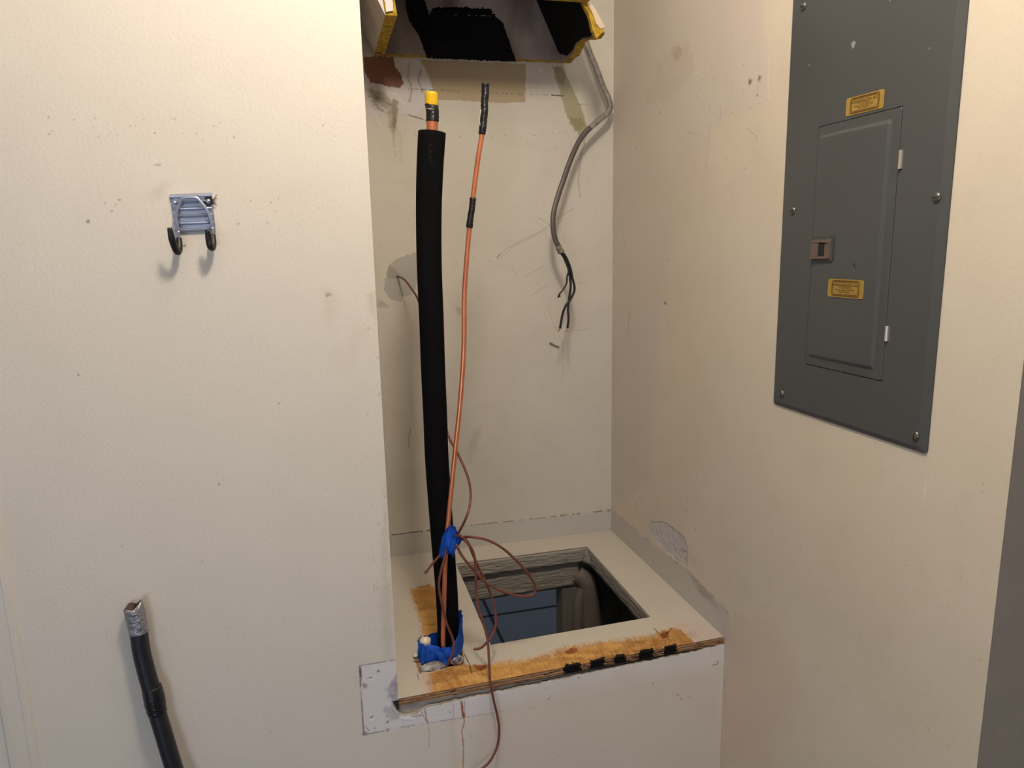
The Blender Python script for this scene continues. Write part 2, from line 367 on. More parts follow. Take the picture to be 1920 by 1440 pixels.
# grey painted wedge along the shelf and a rough patch of old plaster
rv.blot([(1140,945),(1149,954),(1168,973),(1206,1007),(1250,1040),(1290,1070),(1330,1110),(1367,1149),(1367,1196),(1359,1210),(1355,1230),(1330,1260),(1140,1080)], srgb(184,179,172), 0.92, 0.002, 0.005, 60, relief=0.35)
rv.blot([(1222,979),(1244,978),(1262,990),(1284,1008),(1289,1030),(1287,1062),(1268,1050),(1245,1030),(1222,1003),(1216,990)], srgb(192,187,184), 0.95, 0.0015, 0.004, 100, relief=4, patchy=0.3)
rv.line([(1234,1000),(1260,1030),(1286,1054)], 0.0014, srgb(206,204,206), 0.8, 1.0, dash=0.5)
for k in range(22):
    q = random.Random(k+50); x = q.uniform(1226, 1280); y = 984+(x-1226)*0.9+q.uniform(-6, 26)
    if x < 1286: rv.line([(x, y), (x+q.uniform(4, 12), y+q.uniform(4, 12))], 0.0009, srgb(214,210,208) if k % 2 else srgb(140,134,130), 0.7, 1.0)
rv.line([(1246,992),(1262,1012),(1275,1030)], 0.0012, srgb(206,204,206), 0.7, 1.0, dash=0.5)
rv.line([(1153,960),(1175,980),(1220,1016),(1290,1072),(1345,1128),(1366,1150)], 0.0014, srgb(130,112,90), 0.7, 1.0, dash=0.52)
rv.blot([(1285,1065),(1300,1080),(1330,1112),(1345,1140),(1310,1110)], srgb(140,116,94), 0.45, 0.004, 0.006, 90, patchy=0.9)
rv.blot([(1357,1196),(1366,1150),(1376,1200),(1374,1260),(1362,1280)], srgb(196,188,178), 0.6, 0.003, 0.006, 80, relief=0.8)
rv.line([(1358,1250),(1360,1300),(1362,1330)], 0.0012, srgb(120,104,90), 0.6, 1, dash=0.45)
rv.blot([(1360,1180),(1460,1160),(1500,1280),(1440,1440),(1350,1440)], srgb(204,180,160), 0.5, 0.03, 0.03, 20)
rv.line([(1735,900),(1733,950)], 0.0006, srgb(226,216,196), 0.8)
P = np.stack([np.full_like(U, W), U, V], -1)
keep = ~((0.5*(U[:-1, :-1]+U[1:, 1:]) > 0.014) & (0.5*(V[:-1, :-1]+V[1:, 1:]) < -0.02))
struct(sheet('wall_right', P, rv.c, M_front, keep))
bm = bmesh.new(); box(bm, W, W+0.02, YE, 0.014, ZF, -0.38); box(bm, W+0.001, W+0.1, YE+0.004, D+0.1, 0.0, ZC)
struct(obj('wall_right', bm, M_plain))
# the wall turning away past its outer corner, its shade put into the tan
bm = bmesh.new(); box(bm, W+0.0005, W+1.4, YE, YE+0.1, ZF, ZC); struct(obj('wall_far_right', bm, material('shaded_wall_paint', srgb(156, 142, 124), 0.6, bump=0.0005, bscale=170, var=0.03)))

# ------------------------------------------------------------ front wall: left part, and the part under the shelf
conv_f = lambda px, py: (lambda p: (p[0], p[2]))(spot(px, py, 1, 0.0))
# torn top edge of the drywall under the shelf
def torn(x):
    a = [(0.0,-0.040),(0.008,-0.047),(0.020,-0.049),(0.036,-0.048),(0.041,-0.042),(0.06,-0.037),(0.12,-0.034),(0.284,-0.030),(0.50,-0.024),(0.66,-0.020),(0.70,-0.015),(0.741,-0.014)]
    return np.interp(x, [p[0] for p in a], [p[1] for p in a])+(fbm(x*120, x*0+3.3, 4)-0.5)*0.006
def front_paint(U, V):
    c = Canvas(U, V, np.array(srgb(214, 206, 193)), conv_f)
    c.smudge(0.15, 3, srgb(204, 194, 176), 0.5, 21)
    c.blot([(600,540),(625,545),(628,590),(622,622),(606,600),(612,560)], srgb(188, 172, 148), 0.3, 0.01, 0.01, 60, patchy=0.7)
    c.blot([(660,600),(680,620),(660,700),(620,690),(630,660),(655,650)], srgb(192, 178, 154), 0.22, 0.015, 0.012, 50, patchy=0.5)
    c.blot([(608,545),(625,552),(612,556)], srgb(110,96,78), 0.5, 0.001, 0.003, 150)
    c.flecks(60, (70, 640, 215, 265), srgb(110,92,76), (0.0004, 0.001), (0.3, 0.8), 31)
    c.flecks(25, (160, 640, 370, 420), srgb(130,106,86), (0.0004, 0.001), (0.3, 0.7), 32, 0.003)
    c.flecks(42, (686, 725, 540, 1240), srgb(130,112,92), (0.0005, 0.001), (0.2, 0.6), 33, 0.004)
    c.flecks(20, (90, 640, 560, 1400), srgb(130,110,92), (0.0004, 0.001), (0.3, 0.7), 34)
    c.blot([(690,550),(704,548),(706,600),(694,590)], srgb(180,166,140), 0.5, 0.004, 0.006, 80, patchy=0.8)
    c.line([(276,311),(300,309)], 0.0006, srgb(120,98,80), 0.6)
    c.blot([(270,370),(300,345),(310,350),(285,380)], srgb(180,160,136), 0.35, 0.008, 0.01, 50, patchy=0.6)
    for p, r in (((346,461),.0016),((165,415),.0012),((523,756),.0014),((410,908),.0014),((146,703),.001),((883,1380),.001)): c.dot(p, r, BLK, 0.9)
    c.blot([(722,900),(733,1100),(735,1240),(722,1240),(712,1120),(718,1000)], srgb(184,172,150), 0.4, 0.006, 0.01, 60, patchy=0.7)
    # repaired strip: bare white compound at the torn corner
    c.blot([(674,1248),(745,1236),(752,1320),(800,1316),(900,1298),(950,1290),(942,1334),(893,1342),(801,1356),(740,1367),(683,1378)], WHITEP, 0.9, 0.0006, 0.0012, 80, relief=0.25)
    c.blot([(930,1290),(1355,1205),(1356,1236),(1300,1262),(1140,1296),(1000,1322),(935,1334)], WHITEP, 0.5, 0.003, 0.006, 30, relief=0.2)
    c.line([(674,1248),(720,1241),(742,1237)], 0.0006, srgb(120,108,110), 0.8, 1, dash=0.35)
    c.line([(674,1248),(677,1290),(680,1340),(682,1378)], 0.0008, srgb(90,78,80), 0.9, 1, dash=0.3)
    c.line([(675,1248),(677,1270),(676,1285)], 0.0012, srgb(60,50,50), 0.9, 1, dash=0.4)
    c.line([(682,1378),(720,1370),(760,1362),(800,1356),(870,1345),(942,1334)], 0.0006, srgb(120,106,108), 0.8, 1, dash=0.4)
    c.dot((684,1376), 0.004, srgb(130,110,96), 0.7); 
    for p, r in (((709,1258),.002),((726,1354),.002),((765,1363),.001),((814,1340),.001),((844,1335),.0012),((702,1365),.0008),((725,1342),.001)): c.dot(p, r, srgb(40,34,40), 0.95)
    for l in ([(691,1271),(698,1270)], [(695,1346),(700,1343)]): c.line(l, 0.0013, srgb(40,34,40), 0.95)
    c.line([(692,1273),(700,1273)], 0.0018, srgb(235,232,235), 0.9); c.line([(696,1349),(702,1346)], 0.0018, srgb(235,232,235), 0.9)
    c.blot([(680,1282),(690,1283),(688,1290),(682,1292)], srgb(110,104,84), 0.7, 0.001, 0.003, 200, patchy=0.8)
    c.blot([(720,1366),(730,1366),(727,1371)], srgb(140,118,80), 0.6, 0.001, 0.003, 200, patchy=0.8)
    c.line([(686,1362),(692,1370)], 0.0006, srgb(70,60,66), 0.8)
    c.blot([(728,1285),(747,1262),(748,1312),(738,1318),(724,1308)], srgb(128,118,134), 0.75, 0.003, 0.008, 110, patchy=1.0)
    c.blot([(715,1330),(735,1320),(760,1345),(735,1350)], srgb(130,120,134), 0.4, 0.003, 0.008, 110, patchy=1.0)
    xx_ = np.arange(0.045, 0.74, 0.006); zz_ = torn(xx_)
    c.line([(a, b-0.0006) for a, b in zip(xx_, zz_)], 0.0009, srgb(236, 230, 220), 0.85, 1.2, dash=0.35, px=False, rs=60)
    for l in ([(1336,1247),(1341,1246)], [(1343,1241),(1347,1240)], [(1344,1246),(1347,1243)], [(1268,1302),(1273,1303)], [(1275,1308),(1279,1312)], [(1290,1306),(1294,1306)], [(1223,1280),(1225,1284)], [(1083,1269),(1086,1272)], [(1027,1312),(1031,1308)]): c.line(l, 0.0009, srgb(70,58,50), 0.9)
    c.line([(1216,1277),(1245,1273),(1272,1268)], 0.0006, srgb(236,228,216), 0.8)
    # crumbled corner
    c.blot([(734,1314),(748,1312),(752,1342),(742,1334)], srgb(52,42,36), 1, 0.0006, 0.002, 200, relief=1)
    c.blot([(736,1318),(742,1330),(756,1342),(750,1344),(738,1334),(734,1322)], srgb(204,196,186), 1, 0.0006, 0.002, 220, relief=2)
    c.blot([(748,1342),(790,1341),(776,1350),(752,1350)], srgb(232,228,226), 0.9, 0.0008, 0.002, 150, relief=1)
    c.line([(760,1342),(775,1343),(788,1340)], 0.002, srgb(196,172,146), 0.9, 1, dash=0.4, relief=2)
    # rust runs
    c.line([(866,1316),(868,1336),(871,1352),(866,1372),(869,1400),(868,1440),(872,1470)], 0.0012, srgb(176,112,52), 0.9, 0.9)
    c.line([(865,1316),(869,1345)], 0.0022, srgb(140,76,36), 0.9, 0.9); c.line([(871,1316),(872,1345)], 0.0008, srgb(176,108,60), 0.8)
    c.line([(867,1420),(868,1500)], 0.0012, srgb(200,168,120), 0.5)
    c.line([(797,1330),(799,1345),(802,1356)], 0.0014, srgb(170,110,80), 0.8); c.line([(790,1334),(796,1346),(801,1354)], 0.0006, srgb(70,60,60), 0.8)
    c.line([(802,1356),(805,1375),(804,1400)], 0.0008, srgb(170,150,110), 0.7)
    c.line([(850,1320),(850,1350)], 0.0014, srgb(196,160,140), 0.6)
    c.blot([(842,1350),(855,1345),(858,1440),(846,1440)], srgb(206,184,160), 0.35, 0.006, 0.006, 40)
    c.blot([(900,1320),(1200,1260),(1350,1260),(1340,1500),(860,1500)], srgb(206,188,168), 0.4, 0.02, 0.02, 20)
    c.flecks(50, (900, 1350, 1240, 1420), srgb(130,110,100), (0.0004, 0.001), (0.2, 0.6), 36, 0.003)
    return c.c
U, V = grid(-0.80, 0.0, -0.38, ZC, 0.0025)
Uf, Vf = grid(-0.10, 0.0, -0.12, 0.05, 0.001)
k = ~((0.5*(U[:-1, :-1]+U[1:, 1:]) > -0.1005) & (0.5*(V[:-1, :-1]+V[1:, 1:]) < 0.0505) & (0.5*(V[:-1, :-1]+V[1:, 1:]) > -0.1205))
ns_u = int(0.80/0.0025)+1
struct(sheet('wall_front', np.stack([U, np.zeros_like(U), V], -1), front_paint(U, V), M_front))
bm = bmesh.new()
box(bm, -2.2, 0.0, 0.0006, 0.10, -0.38, ZC); box(bm, -2.2, 0.0, 0.0, 0.10, ZF, -0.38); box(bm, -2.2, -0.8, 0, 0.1, -0.38, ZC)
struct(obj('wall_front', bm, M_plain))
xs = np.arange(0, W+1e-6, 0.0012); t = np.linspace(0, 1, 260)
X, T = np.meshgrid(xs, t, indexing='ij'); Z = -0.38+(torn(X)+0.38)*T
pf = front_paint(X, Z)
struct(sheet('wall_under_shelf', np.stack([X, np.zeros_like(X), Z], -1), pf, M_front))
# broken gypsum edge going back from the torn paper
T2 = np.linspace(0, 1, 8); X2, TT = np.meshgrid(xs, T2, indexing='ij')
pc = np.ones(X2.shape+(4,)); pc[..., :3] = np.array(srgb(205, 198, 188)); n = fbm(X2*90, TT*3, 8)[..., None]
pc[..., :3] = pc[..., :3]*(0.65+0.55*n); pc[..., 3] = 1.5
br = np.clip((fbm(X2*25, TT*2, 12)-0.5)*5, 0, 1)[..., None]; pc[..., :3] = pc[..., :3]*(1-br)+np.array(srgb(126, 96, 70))*br
struct(sheet('wall_under_shelf', np.stack([X2, TT*0.012, torn(X2)-0.0015*TT-0.003*fbm(X2*150, TT*4, 2)*TT], -1), pc, M_wall))
bm = bmesh.new(); box(bm, 0, W, 0.0, 0.012, ZF, -0.3805); struct(obj('wall_under_shelf', bm, M_plain))

# niche left side, ceiling, floor
bm = bmesh.new(); box(bm, -0.1, 0.0, 0.1, D+0.1, 0.0, ZC); struct(obj('wall_niche_left', bm, M_plain))
bm = bmesh.new(); box(bm, -2.2, W+1.6, -4.2, D+0.1, ZC, ZC+0.1); struct(obj('ceiling', bm, material('ceiling_white', srgb(225, 222, 214), 0.8)))
bm = bmesh.new(); box(bm, -2.2, W+1.8, -4.2, 3.2, ZF-0.05, ZF); struct(obj('floor', bm, M_floor))
bm = bmesh.new()
xg = spot(920, 1150, 2, ZF)
for x in (xg[0]-0.62, xg[0]-0.005, xg[0]+0.61): box(bm, x-0.006, x+0.006, 0.7, 3.1, ZF-0.01, ZF+0.0012)
for y in (xg[1]-0.02-0.6, xg[1]-0.02, xg[1]+0.6): box(bm, -1.2, 2.2, y-0.006, y+0.006, ZF-0.01, ZF+0.0012)
struct(obj('trim_1', bm, M_grout))

# door casing at the far left
bm = bmesh.new(); xt = -0.6507
prof = [(0.013,0),(0.010,-0.004),(0.005,-0.0065),(0.0,-0.0075),(-0.002,-0.0068),(-0.018,-0.0085),(-0.022,-0.012),(-0.03,-0.012),(-0.034,-0.009),(-0.05,-0.010),(-0.056,-0.003),(-0.058,0)]
A = [bm.verts.new((xt+a, b, ZF)) for a, b in prof]; B = [bm.verts.new((xt+a, b, ZC)) for a, b in prof]
for i in range(len(prof)-1): bm.faces.new((A[i], A[i+1], B[i+1], B[i]))
bm.faces.new(A); bm.faces.new(B[::-1])
struct(obj('trim_2', bm, material('casing_paint', srgb(208, 200, 188), 0.5, bump=0.0003, bscale=60, stretch=(6, 6, 0.6), var=0.008)))

# ------------------------------------------------------------ plywood shelf with the square opening
shelf = thing('plywood_shelf', 'cream-painted plywood shelf with square cut-out and bare wood front edge, at the niche bottom', 'shelf', (W/2, D/2, 0))
OB = [spots(857, 1060), spots(1099.7, 1025), spots(1220, 1157), spots(919, 1206)]   # back-left, back-right, front-right, front-left
ox0, ox1, oy0, oy1 = OB[3][0], OB[2][0], OB[2][1], OB[1][1]
FRONT_Y = 0.004
def axis(stops, s):
    out = []
    for a, b in zip(stops, stops[1:]):
        n = max(1, int(round((b-a)/s))); out += list(np.linspace(a, b, n+1)[:-1])
    return np.array(out+[stops[-1]])
ux = axis([0.0005, ox0, ox1, W-0.0005], 0.0011); uy = axis([FRONT_Y, oy0, oy1, D-0.0005], 0.0011)
U, V = np.meshgrid(ux, uy, indexing='ij')
sv = Canvas(U, V, np.array(srgb(194, 188, 176)), lambda px, py: (lambda p: (p[0], p[1]))(spots(px, py)))
sv.smudge(0.2, 6, srgb(184, 178, 168), 0.5, 41)
sv.line([(735,1044),(860,1025),(1000,1010),(1147,993),(1200,1040),(1280,1115),(1356,1194)], 0.004, srgb(176,174,170), 0.7, 0.6)
sv.blot([(1230,1160),(1300,1160),(1356,1192),(1310,1206),(1280,1190)], srgb(196,178,172), 0.6, 0.01, 0.01, 60, st=(1, 1))
# bare wood, brushed paint boundary
WOOD = srgb(206, 152, 82)
def wood(poly, **k):
    m0 = sv.c.copy(); sv.blot(poly, (0, 0, 0), 1, **k)
    m = np.clip(1-(sv.c[..., :3]/np.maximum(m0[..., :3], 1e-6)).mean(-1), 0, 1)[..., None]
    uu, vv = sv.U, sv.V
    g = fbm(uu*6+fbm(uu*9, vv*9, 60)*1.2, vv*60+fbm(uu*14, vv*8, 61)*7, 62)
    g2 = fbm(uu*22+vv*90, vv*14-uu*10, 63)
    col = np.array(srgb(206, 162, 96))*(1-g[..., None])+np.array(srgb(164, 116, 60))*g[..., None]
    g3 = fbm(uu*8+1.5*fbm(uu*5, vv*18, 64), vv*28+6*fbm(uu*9, vv*7, 65), 66, 5)
    col = col*(0.62+0.50*g2[..., None]+0.22*(g3[..., None] > 0.5))
    sv.c[..., :3] = m0[..., :3]*(1-m)+col*m; sv.c[..., 3] = 0.2*m[..., 0]
wood([(802,1263),(845,1250),(862,1222),(868,1222),(874,1246),(917,1247),(947,1241),(985,1238),(1031,1226),(1061,1214),(1100,1209),(1180,1198),(1225,1193),(1240,1182),(1271,1176),(1286,1187),(1304,1207),(1304,1230),(800,1340)], soft=0.0006, rag=0.009, rs=300, st=(1.6, 0.18), seed=7)
wood([(771,1108),(785,1100),(801,1095),(822,1105),(840,1160),(845,1206),(818,1202),(795,1196),(790,1166),(776,1128)], soft=0.0006, rag=0.010, rs=300, st=(1.5, 0.25), seed=8)
q = random.Random(5); PAINT = srgb(196, 188, 174)
TOPE = [(917,1247),(947,1241),(985,1238),(1031,1226),(1061,1214),(1100,1209),(1180,1198),(1225,1193),(1240,1182),(1271,1176)]
tx, ty = [p[0] for p in TOPE], [p[1] for p in TOPE]
for k in range(420):      # brush fringe where the paint stops, and wood grain strokes
    x = q.uniform(925, 1292); y = float(np.interp(x, tx, ty)); L_ = q.uniform(2, 7); sl = q.uniform(0.3, 1.0)
    if k % 2: sv.line([(x, y+1), (x-sl*L_, y-L_*0.8)], 0.0006, srgb(196, 140, 76), q.uniform(0.4, 0.9))
    else: sv.line([(x, y-1), (x+sl*L_, y+L_*0.9)], 0.0006, PAINT, q.uniform(0.3, 0.8))
for k in range(380):
    x = q.uniform(810, 1300); y0 = float(np.interp(x, [810]+tx, [1262]+ty)); y1 = 1262-(x-1000)*0.1908
    if y1-y0 < 6: continue
    y = q.uniform(y0+2, y1-3); L_ = min(q.uniform(4, 16), y1-1-y); c_ = (140, 88, 40) if k % 3 else (232, 194, 132)
    sv.line([(x, y), (x+L_*q.uniform(0.3, 0.9), y+L_)], 0.0007, srgb(*c_), q.uniform(0.15, 0.5), 0.8)
for x in (1040, 1116, 1168, 1214, 1262): sv.blot([(x, 1215-(x-1040)*.16), (x+12, 1216-(x-1040)*.16), (x+26, 1246-(x-1040)*.19), (x+14, 1248-(x-1040)*.19)], srgb(150, 96, 46), 0.35, 0.004, 0.006, 90)
for k in range(90):
    x = q.uniform(776, 800); y = q.uniform(1100, 1195); xb = float(np.interp(y, [1100,1108,1128,1166,1193,1200], [790,771,776,790,793,796]))
    sv.line([(xb+2, y), (xb-q.uniform(2, 6), y-q.uniform(1, 5))], 0.0006, srgb(180, 122, 60) if k % 2 else PAINT, 0.6)
KN = srgb(128, 62, 34)
sv.blot([(888,1247),(914,1247),(912,1254),(902,1258),(893,1255)], KN, 0.85, 0.0015, 0.003, 120, relief=1)
sv.blot([(1058,1222),(1070,1215),(1084,1215),(1080,1224),(1064,1226)], KN, 0.85, 0.0015, 0.004, 150, patchy=0.5, relief=1)
sv.blot([(1236,1190),(1246,1184),(1256,1184),(1252,1194),(1242,1198)], KN, 0.85, 0.0015, 0.004, 150, patchy=0.4, relief=1)
for r in (9, 14, 20): sv.line([(1072+r*math.cos(a)*1.6, 1226+r*0.5*math.sin(a)) for a in np.linspace(0, math.pi, 9)], 0.0008, srgb(140,84,40), 0.6)
for l in ([(1226,1178),(1236,1188),(1250,1196)], [(1260,1178),(1248,1190)], [(870,1226),(880,1245),(885,1265)]): sv.line(l, 0.0012, srgb(50,30,20), 0.9)
for k2 in range(26):
    a = random.Random(k2).uniform(-1.2, 1.2); x0 = 885; y0 = 1262
    sv.line([(x0+6*math.cos(a+1.57), y0+3*math.sin(a)), (x0-math.sin(a)*26, y0+8+math.cos(a)*10)], 0.0006, srgb(216,170,104), 0.5)
for l in ([(822,1262),(840,1280),(848,1290)], [(845,1256),(855,1272),(862,1284)]): sv.line(l, 0.0045, srgb(150,92,42), 0.45, 0.5)
# black overspray blocks along the front
for a, b in ((1057,1090),(1106,1134),(1152,1173),(1198,1226),(1245,1269)):
    ya = 1262-(a-1000)*0.1908; yb = 1262-(b-1000)*0.1908
    sv.blot([(a+2, ya-4), (b-2, yb-4), (b+2, yb+6), (a-2, ya+6)], srgb(6,5,5), 1, 0.0006, 0.005, 160, patchy=0.1)
sv.blot([(1060,1243),(1078,1249),(1090,1246),(1080,1254),(1066,1254)], srgb(16,13,12), 1, 0.0004, 0.002, 200)
for a, b in ((1057,1090),(1106,1134),(1152,1173),(1198,1226),(1245,1269)):
    for k in range(16):
        x = q.uniform(a-7, b+7); y = 1262-(x-1000)*0.1908-q.uniform(0, 7); sv.line([(x, y), (x+q.uniform(-5, 5), y+q.uniform(-1, 2))], 0.0008, srgb(8,6,6), 0.85, 1.0)
# cut-out hole for the lines, chipped paint round it
sv.blot([(776,1234),(786,1234),(792,1262),(786,1264)], srgb(150,112,66), 0.9, 0.001, 0.003, 150, relief=1)
sv.line([(776,1240),(786,1241)], 0.0025, srgb(60,40,26), 0.9)
sv.line([(783,1262),(784,1272),(786,1276)], 0.001, srgb(90,76,64), 0.7)
sv.blot([(789,1262),(808,1258),(812,1300),(796,1300)], srgb(196,172,158), 0.55, 0.003, 0.004, 90, st=(2, .3))
sv.flecks(18, (745, 800, 1060, 1300), srgb(150,136,122), (0.0005, 0.001), (0.3, 0.6), 44, 0.003)
sv.flecks(14, (950, 1330, 1010, 1200), srgb(120,110,100), (0.0004, 0.0008), (0.3, 0.7), 45)
HP = [(790,1214),(864,1192),(868,1240),(852,1248),(806,1260),(790,1260)]
HXY = [sv.conv(*p) for p in HP]
def inpoly(x, y, P):
    c = np.zeros(np.shape(x), bool)
    for (x1, y1), (x2, y2) in zip(P, P[1:]+P[:1]):
        c ^= ((y1 > y) != (y2 > y)) & (x < (x2-x1)*(y-y1)/((y2-y1) or 1e-9)+x1)
    return c
cx_, cy_ = 0.5*(U[:-1, :-1]+U[1:, 1:]), 0.5*(V[:-1, :-1]+V[1:, 1:])
keep = ~(((cx_ > ox0) & (cx_ < ox1) & (cy_ > oy0) & (cy_ < oy1)) | inpoly(cx_, cy_, HXY))
PS = np.stack([U, V, shelf_z(U, V)], -1)
sheet('top_board', PS, sv.c, M_shelf, keep, shelf)
# layered front edge of the ply
TH = 0.016
xe = np.arange(0.0005, W-0.0004, 0.0012); te = np.linspace(0, 1, 15); XE, TE = np.meshgrid(xe, te, indexing='ij')
ec = np.ones(XE.shape+(4,)); band = fbm(XE*14, TE*6+XE*1.5, 70, 3)
lay = 0.5+0.5*np.sin(TE*math.pi*2*2.6+fbm(XE*10, TE*2, 71)*1.6)
col = np.array(srgb(176, 138, 100))*(1-lay[..., None])+np.array(srgb(112, 78, 54))*lay[..., None]
col = col*(0.7+0.6*fbm(XE*60, TE*9, 72)[..., None])
crack = (fbm(XE*45+TE*3, TE*7, 73) > 0.68)[..., None]; col = np.where(crack, np.array(srgb(40, 26, 18)), col)
for a, b in ((1057,1090),(1106,1134),(1152,1173),(1198,1226),(1245,1269)):
    xa = spot(a, 1262-(a-1000)*0.1908, 1, FRONT_Y)[0]; xb = spot(b, 1262-(b-1000)*0.1908, 1, FRONT_Y)[0]
    m = (XE+0.014*(fbm(XE*110, TE*5, 74)-0.5) > xa) & (XE < xb+0.014*(fbm(XE*110, TE*5, 75)-0.5)); col = np.where(m[..., None], np.array(srgb(6, 5, 5)), col)
rough = (XE > xa-0.23) & (XE < xa+0.03) & (fbm(XE*180, TE*9, 76) > 0.5); col = np.where(rough[..., None], col*0.45, col)
ec[..., :3] = col; ec[..., 3] = 1.2
E_ = np.stack([XE, FRONT_Y-0.0012*(fbm(XE*200, TE*8, 77)-0.3)*(TE > 0.02), shelf_z(XE, FRONT_Y)-TE*TH], -1)
tag_edge = sheet('front_edge', E_, ec, M_shelf, None, shelf)
# painted lining of the opening
M_lin = material('brushed_grey_paint', srgb(150, 145, 134), 0.45, bump=0.006, bscale=30, stretch=(1, 1, 5), var=0.07, vscale=30)
M_lin2 = material('brushed_grey_paint_sides', srgb(150, 144, 134), 0.45, bump=0.006, bscale=30, stretch=(5, 1, 5), var=0.07, vscale=30)
def noisy(bm, amp, sc, seed, skip=None):
    for v in bm.verts:
        if skip and skip(v.co): continue
        a = v.co
        v.co = a+Vector((fbm(np.array(a.y*sc+a.z*7), np.array(a.z*sc), seed)-0.5, fbm(np.array(a.x*sc), np.array(a.z*sc), seed+1)-0.5, fbm(np.array(a.x*sc+a.y*sc), np.array(a.z*3), seed+2)-0.5))*2*amp
def slab_grid(bm, x0, x1, y0, y1, z0, z1, s):
    b2 = bmesh.new(); box(b2, x0, x1, y0, y1, z0, z1)
    def cut(n, axis_, a, b):
        for i in range(1, n):
            p = [0, 0, 0]; p[axis_] = a+(b-a)*i/n; nn = [0, 0, 0]; nn[axis_] = 1
            bmesh.ops.bisect_plane(b2, geom=b2.verts[:]+b2.edges[:]+b2.faces[:], plane_co=p, plane_no=nn)
    cut(max(1, int((x1-x0)/s)), 0, x0, x1); cut(max(1, int((y1-y0)/s)), 1, y0, y1); cut(max(1, int((z1-z0)/s)), 2, z0, z1)
    m = {v: bm.verts.new(v.co) for v in b2.verts}
    for f in b2.faces: bm.faces.new([m[v] for v in f.verts])
    b2.free()
LZ = -0.046
zt = -0.0012
bm = bmesh.new(); slab_grid(bm, ox0-0.01, ox1+0.012, oy1, oy1+0.024, LZ, zt, 0.007); noisy(bm, 0.0018, 40, 3, lambda c: c.z > -0.003); obj('opening_lining', bm, M_lin, shelf, True)
bm = bmesh.new(); slab_grid(bm, ox1, ox1+0.024, oy0-0.01, oy1, LZ, zt, 0.007); noisy(bm, 0.0018, 40, 5, lambda c: c.z > -0.003)
obj('opening_lining', bm, M_lin2, shelf, True)
bm = bmesh.new()   # rough chamfer of compound in the back right corner
v = [bm.verts.new(p) for p in ((ox1-0.016, oy1, LZ), (ox1, oy1-0.03, LZ), (ox1, oy1, LZ), (ox1-0.004, oy1, -0.004), (ox1, oy1-0.006, -0.004), (ox1, oy1, -0.004))]
for f in ((0, 1, 4, 3), (0, 2, 1), (3, 4, 5), (0, 3, 5, 2), (1, 2, 5, 4)): bm.faces.new([v[i] for i in f])
bmesh.ops.subdivide_edges(bm, edges=bm.edges[:], cuts=4, use_grid_fill=True); noisy(bm, 0.0015, 60, 9); obj('opening_lining', bm, M_lin, shelf, True)
bm = bmesh.new(); box(bm, ox0-0.03, ox0-0.0005, oy0-0.01, oy1, LZ, -0.0125); box(bm, ox0-0.01, ox1+0.02, oy0-0.03, oy0-0.0005, LZ, -0.0125); obj('opening_lining', bm, M_lin, shelf)
# underside of the board around the opening
bm = bmesh.new()
for a in ((0.001, ox0-0.03, 0.14, D-0.002), (ox1+0.03, W-0.001, 0.014, D-0.002), (ox0-0.03, ox1+0.03, 0.014, oy0-0.03), (ox0-0.03, ox1+0.03, oy1+0.03, D-0.002)): box(bm, *a, -0.028, -0.0115)
obj('under_board', bm, M_dark, shelf)

# joist behind the torn drywall
bm = bmesh.new(); box(bm, 0.001, W-0.001, 0.0122, 0.0190, -0.14, -0.0285)
ob = obj('ledger_board', bm, material('grey_caulk', srgb(164, 156, 146), 0.6, bump=0.001, bscale=90, var=0.12, vscale=60)); tag(ob, 'grey painted ledger board in the gap below the bare plywood edge', 'board')

# ------------------------------------------------------------ dark return cavity under the shelf
bm = bmesh.new()
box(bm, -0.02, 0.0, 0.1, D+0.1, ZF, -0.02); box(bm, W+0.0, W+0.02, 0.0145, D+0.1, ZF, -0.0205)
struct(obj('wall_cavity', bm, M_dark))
HB = 0.582
hz0 = spot(883, 1120, 1, HB)[2]; hz1 = spot(1086, 1100, 1, HB)[2]
bm = bmesh.new()
slab_grid(bm, 0.001, 0.60, HB, D+0.1, -0.128, -0.047, 0.01)
for vtx in bm.verts: vtx.co.z += (hz0+0.128 if vtx.co.z < -0.1 else 0)*0 + (-0.128-0)*0
noisy(bm, 0.002, 40, 13); 
ob = obj('header_board', bm, M_lin, None, True); tag(ob, 'rough grey painted header board seen down through the square opening', 'board')
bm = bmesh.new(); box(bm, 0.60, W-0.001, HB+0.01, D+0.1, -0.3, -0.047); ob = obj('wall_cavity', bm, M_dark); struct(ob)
M_wrap = material('grey_wrap', srgb(112, 103, 97), 0.5, bump=0.004, bscale=16, stretch=(1, 1, 0.5), var=0.08)
pj = spot(1050, 1150, 1, HB); pk = spot(1147, 1150, 1, 0.56)
post = thing('wrapped_post', 'grey paint-smeared post under the shelf, right side of the dark cavity', 'post', (0.6, 0.6, ZF))
bm = bmesh.new(); box(bm, pj[0]+0.008, pj[0]+0.06, HB, HB+0.06, ZF+0.001, -0.131); obj('jamb', bm, material('grey_jamb', srgb(112, 106, 98), 0.6, bump=0.002, bscale=40, stretch=(4, 4, .5), var=0.1), post)
def pp(px, py, y): return spot(px, py, 1, y)
bm = bmesh.new()
a = pp(1103, 1100, 0.585); b = pp(1106, 1190, 0.585)
tube(bm, [(a[0]-0.035, 0.592, a[2]+0.045), (a[0]-0.008, 0.585, a[2]+0.02), (a[0], 0.585, a[2]-0.02), (b[0]+0.003, 0.585, b[2]), (b[0]+0.004, 0.585, -0.4), (b[0]+0.004, 0.585, ZF+0.001)], [0.028, 0.032, 0.034, 0.036, 0.036, 0.036], 24, 8, wob=0.05); obj('wrapped_pipe', bm, M_wrap, post, True)
bm = bmesh.new()
